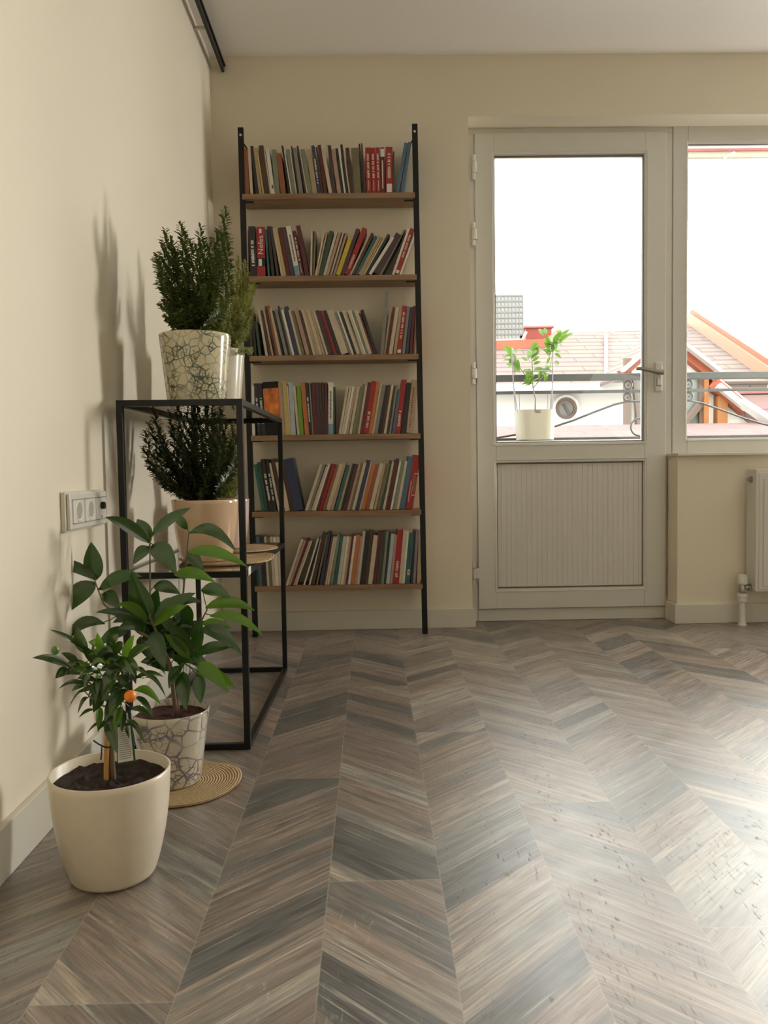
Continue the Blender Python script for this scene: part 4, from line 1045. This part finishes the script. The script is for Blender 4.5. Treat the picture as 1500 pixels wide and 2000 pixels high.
b.tube([K(182, 1446, -.02), K(192, 1453, -.018), tc_, K(213, 1460, -.012), K(222, 1455, -.008)], .0014, 6); b.tube([K(199, 1458, -.018), K(198, 1475, -.02), K(197, 1484, -.02)], .0014, 6)
b.build('wire_tie', mat('dark_green_wire', (.008, .022, .016), .4), pl6, smooth=True)
LV = [((137,1303),(63,1285),17,.10,-.05),((133,1306),(108,1325),18,.05,-.04),((165,1270),(97,1230),11,.06,-.06),((164,1276),(151,1224),27,.0,-.05),((172,1340),(114,1346),9,.22,-.05),((178,1350),(134,1384),7,.32,-.04),((174,1362),(152,1394),9,.28,-.04),
 ((184,1386),(154,1402),7,.16,-.04),((204,1412),(169,1434),6,.20,-.04),((232,1300),(200,1370),34,.06,-.08),((244,1345),(214,1395),30,.04,-.09),((212,1385),(230,1473),28,.0,-.06),((226,1398),(190,1428),14,.05,-.07),((200,1355),(182,1392),20,.05,-.06),
 ((262,1327),(320,1322),11,.14,-.05),((280,1326),(324,1362),9,.30,-.04),((262,1348),(314,1376),16,.18,-.06),((262,1362),(301,1402),13,.14,-.07),((255,1385),(300,1402),12,.12,-.05),((248,1408),(283,1452),11,.22,-.04),((247,1418),(252,1442),8,.1,-.04),
 ((190,1300),(160,1260),18,.05,-.04),((205,1290),(190,1235),22,.02,-.05),((225,1290),(212,1235),20,.02,-.03),((240,1290),(262,1240),18,.04,-.04),((250,1290),(295,1262),18,.12,-.05),((245,1300),(265,1308),20,.12,-.07),((215,1290),(265,1322),18,.14,-.09),
 ((200,1320),(165,1305),14,.1,-.06),((188,1330),(150,1325),12,.1,-.03),((205,1345),(190,1370),18,.05,-.08),((225,1360),(205,1410),18,.05,-.09),((235,1380),(225,1425),16,.02,-.09),((240,1385),(238,1430),14,.02,-.08),((195,1380),(192,1430),14,.05,-.06),((155,1300),(120,1275),14,.1,-.03)]
for _ in range(55):
    a0 = rg.uniform(0, 6.28); rr = rg.uniform(0, 1)**.5
    bx, by = 215+rr*50*math.cos(a0), 1312+rr*55*math.sin(a0); an = rg.uniform(0, 6.28); ln = rg.uniform(28, 52)
    LV.append(((bx, by), (bx+math.cos(an)*ln, by+math.sin(an)*ln*.8+6), rg.uniform(11, 19), rg.uniform(.05, .25), rg.uniform(-.10, .05)))
b = MB()
for i, (a, t2, wd, ar, dz) in enumerate(LV):
    A_, T2 = K(a[0], a[1], dz*.5), K(t2[0], t2[1], dz)
    upn = abs((T2-A_).normalized().z)
    nr = Vector((rg.uniform(-.5, .5), -rg.uniform(.5, 1.1), rg.uniform(.3, 1))) if upn < .75 else Vector((rg.uniform(-.4, .4), -1, .2))
    leaf(b, A_, T2, wd/s6*1.15, ar, nr, fold=rg.uniform(.1, .45), rows=8, mi=1 if rg.random() < .12 else 0)
    near = min(STEMP, key=lambda q_: (q_-A_).length); b.tube([near, A_+(T2-A_)*.05+Vector((0, 0, ar*(T2-A_).length*.18))], .0008, 5)
b.build('foliage', [m_citrus, m_leafb], pl6, smooth=True)
fc = K(254.5, 1360, -.075); b = MB()
prof = [(max(.0004, .0099*math.sin(math.pi*i/14)), -.0099*math.cos(math.pi*i/14)) for i in range(15)]
b.lathe(fc, prof, 24); b.build('kumquat_fruit', mat('orange_peel', (.80, .22, .01), .35, bump=.3, bscale=700), pl6, smooth=True)
fc = K(108, 1270, -.04); b = MB(); prof = [(max(.0004, .0065*math.sin(math.pi*i/12)), -.0075*math.cos(math.pi*i/12)) for i in range(13)]
b.lathe(fc, prof, 18); b.build('green_bud', mat('green_fruit', (.10, .19, .03), .3), pl6, smooth=True)
# tag: dark-green strip with a white text label
tA, tB, tC, tD = K(228, 1392, -.005), K(255, 1388, .0), K(265, 1488, -.004), K(229, 1494, -.012)
b = MB(); b.prism([tA, tB, tC, tD], (0.0, .0012, 0)); tg = b.build('plant_tag', mat('green_tag', (.02, .06, .035), .35), pl6)
def tq(u, v): return tA.lerp(tB, u).lerp(tD.lerp(tC, u), v)-Vector((0, .0009, 0))
b = MB(); b.add([tq(.06, .28), tq(.9, .28), tq(.9, .96), tq(.06, .96)], [(0, 3, 2, 1)]); b.add([tq(.3, .03), tq(.8, .03), tq(.82, .22), tq(.3, .22)], [(0, 3, 2, 1)]); b.build('tag_label', mat('tag_paper', (.68, .66, .58), .5), tg)
BASE[tg.name] = BASE[pl6.name]
b = MB()
for i in range(15):
    v = .33+i*.04; u1 = rg.uniform(.7, .84)
    q_ = [tq(.14, v)-Vector((0, .0005, 0)), tq(u1, v)-Vector((0, .0005, 0)), tq(u1, v+.014)-Vector((0, .0005, 0)), tq(.14, v+.014)-Vector((0, .0005, 0))]; b.add(q_, [(0, 3, 2, 1)])
b.build('tag_print', mat('tag_ink', (.22, .22, .20), .6), tg)

# ------------------------------------------------------------------ balcony
YP = 4.75; sP = FPX/YP
zcap = P(1040, 861, YP-.10).z
m_conc = mat('pale_concrete', (.20, .20, .19), .8, bump=.3, var=.15)
m_rail = mat('grey_painted_iron', (.032, .034, .033), .5, var=.15, vscale=30)
b = MB().box((-1.2, DW+TH, -.35), (5.2, YP+.35, -.12)); struct(b.build('balcony_floor', m_conc))
b = MB().box((-1.2, YP-.12, -.12), (5.2, YP+.14, zcap-.03)); struct(b.build('balcony_parapet', mat('white_render', (.28, .27, .25), .8, var=.05)))
b = MB().box((-1.2, YP-.14, zcap-.03), (5.2, YP+.16, zcap)); struct(b.build('trim_3', m_conc, bevel=.004))
rl = thing('balcony_railing', 'grey wrought iron balcony railing with scrolls and sweeping curves', 'railing', (1.8, YP, zcap))
YRl = YP+.06
def G(px, py): return P(px, py, YRl)
zr1, zr0 = G(1120, 731).z, G(1120, 744).z
MB().box((-1.2, YRl-.022, zr0), (5.2, YRl+.022, zr1)).build('top_rail', m_rail, rl, bevel=.003)
MB().box((-1.2, YRl-.01, G(1120, 768.5).z), (5.2, YRl+.01, G(1120, 762.5).z)).build('middle_rail', m_rail, rl, bevel=.002)
MB().box((-1.2, YRl-.01, zcap+.008), (5.2, YRl+.01, zcap+.022)).build('bottom_rail', m_rail, rl, bevel=.002)
for xx in (-1.1, 5.1): MB().box((xx-.02, YRl-.02, zcap), (xx+.02, YRl+.02, zr0)).build('post', m_rail, rl)
XM = G(1286, 790).x    # the pattern mirrors about this line
def ring(c, r, t): 
    return [Vector((c.x+r*math.cos(2*math.pi*i/24), YRl, c.z+r*math.sin(2*math.pi*i/24))) for i in range(24)]
for per in (-1, 0, 1):
    for sg in (1, -1):
        ox_ = XM+per*2.05
        def mm_(p): return Vector((ox_+sg*(p.x-XM), YRl, p.z))
        for (px, py, r) in ((1227, 752, 7.2), (1226, 776, 7.2)):
            c = mm_(G(px, py)); MB().tube(ring(c, r/sP, 0), .0062, 6, closed=True).build('scroll', m_rail, rl, smooth=True)
            MB().tube([c+Vector((0, .004, 0)), c-Vector((0, .004, 0))], .009, 10).build('scroll_eye', m_rail, rl)
        pts = [mm_(G(*q_)) for q_ in ((1286, 789), (1250, 784), (1226, 784), (1200, 790), (1160, 805), (1120, 821), (1080, 834), (1030, 845), (965, 856))]
        fine = []
        for i in range(len(pts)-1):
            for j in range(4): fine.append(pts[i].lerp(pts[i+1], j/4))
        fine.append(pts[-1]); MB().tube(fine, .0062, 6).build('curved_bar', m_rail, rl, smooth=True)
        c = mm_(G(1249, 834)); arc = [Vector((c.x+sg*17/sP*math.cos(a_), YRl, c.z+17/sP*math.sin(a_))) for a_ in [math.radians(70+i*14) for i in range(16)]]
        MB().tube(arc, .0062, 6).build('scroll', m_rail, rl, smooth=True)
# potted young citrus standing on the parapet
YQ = YP-.045; cq = P(1044.5, 861, YQ); cq.z = zcap+.0005; sQ = FPX/YQ
pl7 = thing('potted_citrus', 'young light green citrus in a square cream pot on the balcony parapet', 'potted plant', cq)
hq = P(1044, 802, YQ).z-zcap
b = MB(); r0, r1_ = 33.5/sQ, 37.5/sQ
def ringsq(r, z, k=32, n_=5.0):
    out = []
    for j in range(k):
        t = 2*math.pi*j/k; c_, s_ = math.cos(t), math.sin(t); f_ = (abs(c_)**n_+abs(s_)**n_)**(-1/n_); out.append((cq.x+r*f_*c_, cq.y+min(r, .094)*f_*s_, cq.z+z))
    return out
levels = [(r0*.9, 0), (r0, .006), (r1_*.97, hq*.8), (r1_, hq*.93), (r1_, hq), (r1_-.006, hq), (r1_-.008, hq-.02), (.01, hq-.02)]
vs = []; fs = []
for r, z in levels: vs += ringsq(r, z)
for i in range(len(levels)-1):
    for j in range(32): fs.append((i*32+j, i*32+(j+1) % 32, (i+1)*32+(j+1) % 32, (i+1)*32+j))
fs.append(tuple(range(32))[::-1]); b.add(vs, fs); b.build('pot', mat('cream_plastic', (.215, .195, .15), .5), pl7, smooth='auto')
b = MB(); b.add(ringsq(r1_-.008, hq-.014), [tuple(range(32))]); b.build('soil', m_soil2, pl7)
def Z7(px, py, dy=0): return P(px, py, YQ+dy)
b = MB(); s0_ = Vector((Z7(1045, 800).x, YQ, cq.z+hq-.02))
stem(b, [s0_, Z7(1046, 780), Z7(1041, 758), Z7(1040, 720), Z7(1038, 690)], .0045, .002); stem(b, [Z7(1041, 758), Z7(1058, 738, -.02), Z7(1075, 715, -.01), Z7(1082, 675, 0)], .003, .0015); stem(b, [Z7(1040, 750), Z7(1020, 725), Z7(1003, 700), Z7(998, 690)], .0025, .0012)
b.build('stem', mat('citrus_stem', (.09, .085, .04), .6), pl7, smooth=True)
b = MB()
LV = [((998,692),(984,674),9),((999,690),(990,676),8),((1002,700),(994,690),9),((1003,712),(1015,728),13),((1008,722),(1012,702),10),((1038,690),(1028,690),10),((1040,688),(1044,668),11),((1042,690),(1052,674),11),((1038,695),(1030,700),9),((1034,720),(1032,750),12),((1036,730),(1034,752),10),((1042,724),(1062,720),8),((1062,722),(1080,716),7),
 ((1078,675),(1062,660),11),((1080,672),(1070,655),10),((1062,655),(1052,642),9),((1066,652),(1064,640),8),((1082,672),(1096,648),12),((1084,670),(1114,642),9),((1086,672),(1120,650),7),((1090,655),(1098,645),12),((1076,684),(1060,668),10),((1084,690),(1096,700),6),((1084,705),(1092,712),6),((1040,706),(1054,696),6),((1042,712),(1056,706),6),((1030,705),(1018,698),6),((1076,690),(1066,690),9),((1080,680),(1090,668),10),((1038,745),(1018,752),5),((1074,690),(1060,682),8)]
for a, t2, wd in LV:
    leaf(b, Z7(a[0], a[1], rg.uniform(-.03, .03)), Z7(t2[0], t2[1], rg.uniform(-.05, .03)), wd*1.25/sQ, .05, (rg.uniform(-.3, .3), -1, .4), fold=.2, rows=6)
for _ in range(85):
    st = rg.choice([(1000, 700), (1040, 690), (1080, 675), (1036, 735), (1062, 722)]); an = rg.uniform(0, 6.28); ln = rg.uniform(8, 18); bx, by = st[0]+rg.uniform(-6, 6), st[1]+rg.uniform(-12, 14)
    leaf(b, Z7(bx, by, rg.uniform(-.03, .03)), Z7(bx+ln*math.cos(an), by+ln*math.sin(an), rg.uniform(-.05, .05)), rg.uniform(5, 9)/sQ, .08, (rg.uniform(-.5, .5), -1, .6), fold=.2, rows=5)
b.build('foliage', m_outleaf, pl7, smooth=True)
b = MB()
for dy in (-.05, .05):
    k_ = 6 if dy < 0 else -6
    b.tube([Z7(1009+k_*.3, 806, dy), Z7(1003, 752, dy), Z7(999, 680, dy)], .0032, 6); b.tube([Z7(1076-k_*.3, 806, dy), Z7(1079, 752, dy), Z7(1080, 690, dy)], .0032, 6)
b.tube([Z7(1015, 806, .02), Z7(1014, 770, .02)], .002, 6); b.tube([Z7(1070, 806, .02), Z7(1070, 770, .02)], .002, 6)
b.tube([Z7(1000, 726, -.05), Z7(1080, 724, -.05), Z7(1080, 724, .05), Z7(1000, 726, .05)], .0032, 6, closed=True)
b.build('wire_trellis', mat('violet_grey_wire', (.14, .12, .15), .4), pl7)

# ------------------------------------------------------------------ houses across the street
def shingle(name, c1, c2, mort, ax='Z', rh=.075):
    m = bpy.data.materials.new(name); m.use_nodes = True
    n, l = m.node_tree.nodes, m.node_tree.links
    b_ = n['Principled BSDF']; b_.inputs['Roughness'].default_value = .85
    t = n.new('ShaderNodeTexCoord'); mp = n.new('ShaderNodeMapping'); mp.inputs['Scale'].default_value = (1, 1, 1)
    sp_ = n.new('ShaderNodeSeparateXYZ'); cb_ = n.new('ShaderNodeCombineXYZ')
    l.new(t.outputs['Object'], sp_.inputs[0]); l.new(sp_.outputs['X'], cb_.inputs[0]); l.new(sp_.outputs[ax], cb_.inputs[1])
    br = n.new('ShaderNodeTexBrick'); br.inputs['Scale'].default_value = 1.0; br.inputs['Brick Width'].default_value = .55; br.inputs['Row Height'].default_value = rh; br.inputs['Mortar Size'].default_value = .012
    br.inputs['Color1'].default_value = (*c1, 1); br.inputs['Color2'].default_value = (*c2, 1); br.inputs['Mortar'].default_value = (*mort, 1); br.inputs['Mortar Smooth'].default_value = .6
    l.new(cb_.outputs[0], br.inputs['Vector'])
    ns = n.new('ShaderNodeTexNoise'); ns.inputs['Scale'].default_value = 3; l.new(t.outputs['Object'], ns.inputs['Vector'])
    mx = n.new('ShaderNodeMix'); mx.data_type = 'RGBA'; mx.blend_type = 'MULTIPLY'; mx.inputs[0].default_value = .3
    l.new(br.outputs['Color'], mx.inputs[6]); l.new(ns.outputs['Color'], mx.inputs[7]); l.new(mx.outputs[2], b_.inputs['Base Color'])
    return m
m_sh = shingle('pink_roof_shingle', (.175, .128, .112), (.140, .110, .096), (.085, .060, .052))
m_sh2 = shingle('lower_pink_shingle', (.185, .110, .103), (.150, .095, .088), (.095, .055, .050), 'Y', .22)
m_ext = mat('white_house_render', (.78, .77, .74), .85)
m_or = mat('orange_painted_wood', (.26, .062, .026), .6, var=.12, vscale=5)
m_or2 = mat('ochre_painted_wood', (.24, .092, .022), .6, var=.1, vscale=5)
m_gut = mat('white_gutter', (.62, .62, .60), .5)
hs = thing('neighbour_house', 'white house with pink shingle roof and round window across the street', 'house', (1.9, 9.5, -2.5))
YE, YRd = 8.8, 11.3
# wall
wl = P(820, 830, YE+.35); wr = P(1228, 830, YE+.35); zE = P(1100, 757, YE+.35).z
MB().box((-1.5, YE+.35, -2.5), (P(1222, 790, YE+.35).x, YE+.6, zE)).build('wall', m_ext, hs)
# main roof: plane facing us from eave to ridge
def RP(px, py):   # point on the main roof plane
    e = P(1100, 750, YE); r_ = P(1180, 647, YRd)
    nrm = Vector((0, -(r_.z-e.z), (r_.y-e.y))); d = ray(px, py); k = (e-CAM).dot(nrm)/d.dot(nrm); return CAM+d*k
poly = [RP(800, 754), RP(1502, 744), RP(1490, 731), RP(1350, 632), RP(1258, 645), RP(1083, 650), RP(1060, 677), RP(967, 682), RP(800, 686)]
MB().prism(poly, (0, .05, -.10)).build('roof', m_sh, hs)
b = MB(); e0, e1 = P(800, 757, YE-.03), P(1222, 757, YE-.03)
b.box((e0.x, YE-.10, P(1100, 765, YE).z), (e1.x, YE+.02, P(1100, 750.5, YE).z)); gt = b.build('gutter', m_gut, hs, bevel=.01)
b = MB()
b.bar(RP(800, 685)+Vector((0, -.05, .02)), RP(1062, 676)+Vector((0, -.05, .02)), .11, .10); b.bar(RP(1062, 676)+Vector((0, -.05, .02)), RP(1085, 652)+Vector((0, -.05, .02)), .05, .05)
b.build('ridge_cap', m_or, hs)
b = MB(); b.bar(RP(1348, 630)+Vector((0, 0, .05)), RP(1505, 741)+Vector((0, 0, .05)), .10, .14); b.build('rake_board', mat('peach_trim', (.27, .14, .085), .6), hs)
b = MB(); b.bar(RP(1348, 627)+Vector((0, 0, .07)), RP(1505, 738)+Vector((0, 0, .07)), .045, .20); b.build('rake_flashing', m_or, hs)
pc = RP(1181, 700); b = MB(); b.tube([RP(1181, 655)+Vector((0, -.06, .0)), RP(1181, 745)+Vector((0, -.06, .0))], .022, 8); b.build('vent_pipe', m_gut, hs)
# round window
rw0 = P(1104.5, 798, YE+.34); R_ = 21*(YE+.34)/FPX
b = MB(); k = 36; vs = []; fs = []
for rr, yy in ((R_*1.25, 0), (R_*1.25, -.04), (R_*1.02, -.04), (R_*1.0, .0)):
    for j in range(k): vs.append((rw0.x+rr*math.cos(2*math.pi*j/k), rw0.y+yy, rw0.z+rr*math.sin(2*math.pi*j/k)))
for i in range(3):
    for j in range(k): fs.append((i*k+j, i*k+(j+1) % k, (i+1)*k+(j+1) % k, (i+1)*k+j))
b.add(vs, fs); rwd = b.build('round_window', m_ext, hs, smooth='auto')
b = MB(); vs = []; fs = []
for rr, yy in ((R_, -.03), (R_*.72, -.03), (R_*.70, -.005)):
    for j in range(k): vs.append((rw0.x+rr*math.cos(2*math.pi*j/k), rw0.y+yy, rw0.z+rr*math.sin(2*math.pi*j/k)))
for i in range(2):
    for j in range(k): fs.append((i*k+j, i*k+(j+1) % k, (i+1)*k+(j+1) % k, (i+1)*k+j))
b.add(vs, fs); BASE[rwd.name] = BASE[hs.name]; b.build('window_ring', mat('tan_ring', (.16, .12, .10), .6, var=.25, vscale=4), rwd, smooth='auto')
b = MB(); b.add([(rw0.x+R_*.71*math.cos(2*math.pi*j/k), rw0.y-.008, rw0.z+R_*.71*math.sin(2*math.pi*j/k)) for j in range(k)], [tuple(range(k))[::-1]]); b.build('pane', mat('window_reflection', (.17, .165, .16), .3, spec=.8, var=.4, vscale=3), rwd)
b = MB(); b.bar((rw0.x-R_*.25, rw0.y-.02, rw0.z+R_*.45), (rw0.x+R_*.3, rw0.y-.02, rw0.z-R_*.5), .03, .02); b.build('glazing_bar', mat('dark_bar', (.12, .10, .10), .5), rwd)
# chimney box
YC = YRd-.3
ch0, ch1 = P(1027, 671, YC), P(1077.5, 640, YC)
chm = MB().box((ch0.x, YC, ch0.z-.35), (ch1.x, YC+.5, ch1.z)).build('chimney', mat('red_chimney', (.21, .035, .022), .7, var=.15, vscale=3), hs)
MB().box((ch0.x-.03, YC-.03, ch1.z), (ch1.x+.03, YC+.53, ch1.z+.025)).build('chimney_cap', mat('chimney_cap', (.30, .10, .08), .6), hs)
# gable dormer with posts
YGb = 8.15
def D(px, py, dy=0): return P(px, py, YGb+dy)
gb = thing('gabled_dormer', 'gabled front with orange bargeboards and ochre posts right of the round window', 'house', (D(1300, 850).x, YGb, -2.5))
apex = D(1300, 654)
MB().prism([D(1224, 725), apex, D(1400, 735), D(1500, 812), D(1500, 845), D(1224, 845)], (0, .12, 0)).build('front_wall', m_ext, gb)
b = MB()
b.bar(D(1212, 731, -.06), D(1301, 655, -.06), .085, .10); b.bar(D(1299, 655, -.06), D(1400, 737, -.06), .13, .10); b.bar(D(1388, 747, -.06), D(1492, 832, -.06), .12, .10)
b.build('bargeboard', m_or, gb)
b = MB(); b.bar(D(1212, 726, -.10), D(1301, 649, -.10), .03, .22); b.bar(D(1299, 649, -.10), D(1404, 730, -.10), .03, .22); b.bar(D(1400, 754, -.12), D(1502, 836, -.12), .055, .14); b.build('white_edge_trim', m_gut, gb)
b = MB(); g1_ = D(1208, 733, -.10); b.prism([g1_, apex+Vector((0, -.1, .04)), apex+Vector((0, .9, .04)), g1_+Vector((0, .9, 0))], (0, 0, -.05)); b.build('roof_slope', m_sh, gb)
for x0, x1 in ((1371, 1379.5), (1397, 1416)):
    a_, c_ = D(x0, 740, -.04), D(x1, 845, -.04)
    MB().box((a_.x, YGb-.10, c_.z-.3), (c_.x, YGb+.02, D(x0, 733 if x0 < 1390 else 775).z)).build('post', m_or2, gb)
a_, c_ = D(1240, 738, -.02), D(1371, 845, -.02)
pn = MB().box((a_.x, YGb-.02, c_.z-.2), (c_.x, YGb+.0, a_.z)).build('glass_wall', mat('pale_glazing', (.13, .15, .14), .3, spec=.7, var=.25, vscale=3), gb)
BASE[pn.name] = BASE[gb.name]
b = MB(); b.bar(D(1366, 790, -.05), D(1300, 870, -.05), .07, .05); b.bar(D(1225, 700, -.05), D(1225, 845, -.05), .07, .05); b.box((D(1362, 740).x, YGb-.06, D(1362, 850).z), (D(1371, 740).x, YGb-.02, D(1362, 738).z)); b.bar(D(1238, 740, -.05), D(1248, 845, -.05), .03, .05)
b.build('window_frame', mat('taupe_frame', (.11, .08, .06), .6), pn)
# small roof right of the dormer
def S(px, py, Y): return P(px, py, Y)
sr = thing('side_roof', 'pink shingle side roof with white gutter at the right edge of the view', 'roof', (S(1490, 800, 7.8).x, 7.8, .5))
MB().prism([S(1402, 762, 8.3), S(1700, 758, 8.3), S(1700, 960, 6.9), S(1560, 880, 7.4), S(1440, 792, 8.1)], (0, .06, -.06)).build('shingles', m_sh2, sr)
b = MB(); b.bar(S(1450, 788, 7.7), S(1560, 858, 7.2), .05, .12); b.build('gutter', m_gut, sr)
b = MB(); b.bar(S(1404, 764, 8.25), S(1700, 760, 8.25), .06, .05); b.build('flashing', mat('pink_flashing', (.22, .085, .07), .6), sr)
# low pink roof just past the railing
lr = thing('low_roof', 'low pink shingle roof directly behind the balcony railing', 'roof', (1.8, 6.6, .5))
fa, fb_ = P(1100, 872, 5.9), P(1100, 831, 7.6)
MB().prism([(-2.5, 5.9, fa.z), (5.5, 5.9, fa.z), (5.5, 7.6, fb_.z), (-2.5, 7.6, fb_.z)], (0, 0, -.08)).build('shingles', m_sh2, lr)
MB().box((-2.5, 7.45, -2.5), (5.5, 7.55, fb_.z-.06)).build('rear_wall', m_ext, lr)
# solar collector standing on the roof at the left
YSo = 10.6
a_, c_ = P(930, 664, YSo), P(1021, 577, YSo)
so = thing('solar_panel', 'grey gridded solar panel raised above the roof, left in the door glass', 'solar panel', ((a_.x+c_.x)/2, YSo, a_.z-.3))
MB().box((a_.x, YSo, a_.z), (c_.x, YSo+.06, c_.z)).build('panel', mat('solar_grey', (.22, .225, .21), .5), so)
b = MB()
for i in range(9):
    z = a_.z+(c_.z-a_.z)*i/8; b.box((a_.x, YSo-.012, z-.010), (c_.x, YSo, z+.010))
for i in range(14):
    x = a_.x+(c_.x-a_.x)*i/13; b.box((x-.006, YSo-.010, a_.z), (x+.006, YSo, c_.z))
b.build('grid_lines', mat('grid_grey', (.12, .12, .12), .5), so)
z6 = P(1000, 685, YSo).z
b = MB(); b.box((a_.x, YSo-.05, P(1000, 680, YSo).z), (P(1016, 680, YSo).x, YSo+.4, a_.z)); b.box((c_.x-.05, YSo, z6-.3), (c_.x, YSo+.05, a_.z+.05)); b.build('tank', m_gut, so)
b = MB(); b.bar(P(1028, 648, YSo), P(1010, 682, YSo), .03, .03); b.build('brace', m_gut, so)
# bird in the sky
YBd = 14.0; bc = P(1474, 689.5, YBd)
b = MB()
b.add([P(1461, 687, YBd-.2), P(1470, 690, YBd), P(1479, 687.5, YBd+.2), P(1472, 694, YBd+.05), P(1477, 690, YBd-.12), P(1470, 688.5, YBd+.12)], [(0, 1, 5), (1, 2, 5), (1, 3, 2), (1, 4, 3), (0, 5, 3), (5, 2, 3)])
tag(b.build('bird', mat('grey_feathers', (.16, .15, .15), .8), at=bc), 'small grey bird gliding in the white sky above the rooftops', 'bird')
# awning edge above the right window
YA = 4.55
aw = thing('awning', 'red and cream awning edge above the right window outside', 'awning', (P(1500, 290, YA).x, YA, P(1500, 300, YA).z))
xa = P(1300, 290, YA).x
MB().box((xa, YA-.02, P(1420, 297, YA).z), (5.0, YA+.06, P(1420, 282, YA).z)).build('fascia', mat('awning_red', (.16, .045, .04), .7, var=.15, vscale=6), aw)
MB().box((xa, YA-.01, P(1420, 308, YA).z), (5.0, YA+.02, P(1420, 297, YA).z)).build('valance', mat('awning_cream', (.24, .22, .18), .7), aw)
b = MB().tube([P(1435, 297, YA-.04), P(1412, 310, YA-.04)], .006, 6); b.build('strut', mat('awning_wire', (.2, .2, .2), .5), aw)
# ground far below
b = MB().box((-30, 4.95, -3.2), (30, 60, -3.0)); struct(b.build('ground', mat('street', (.12, .12, .11), .9)))
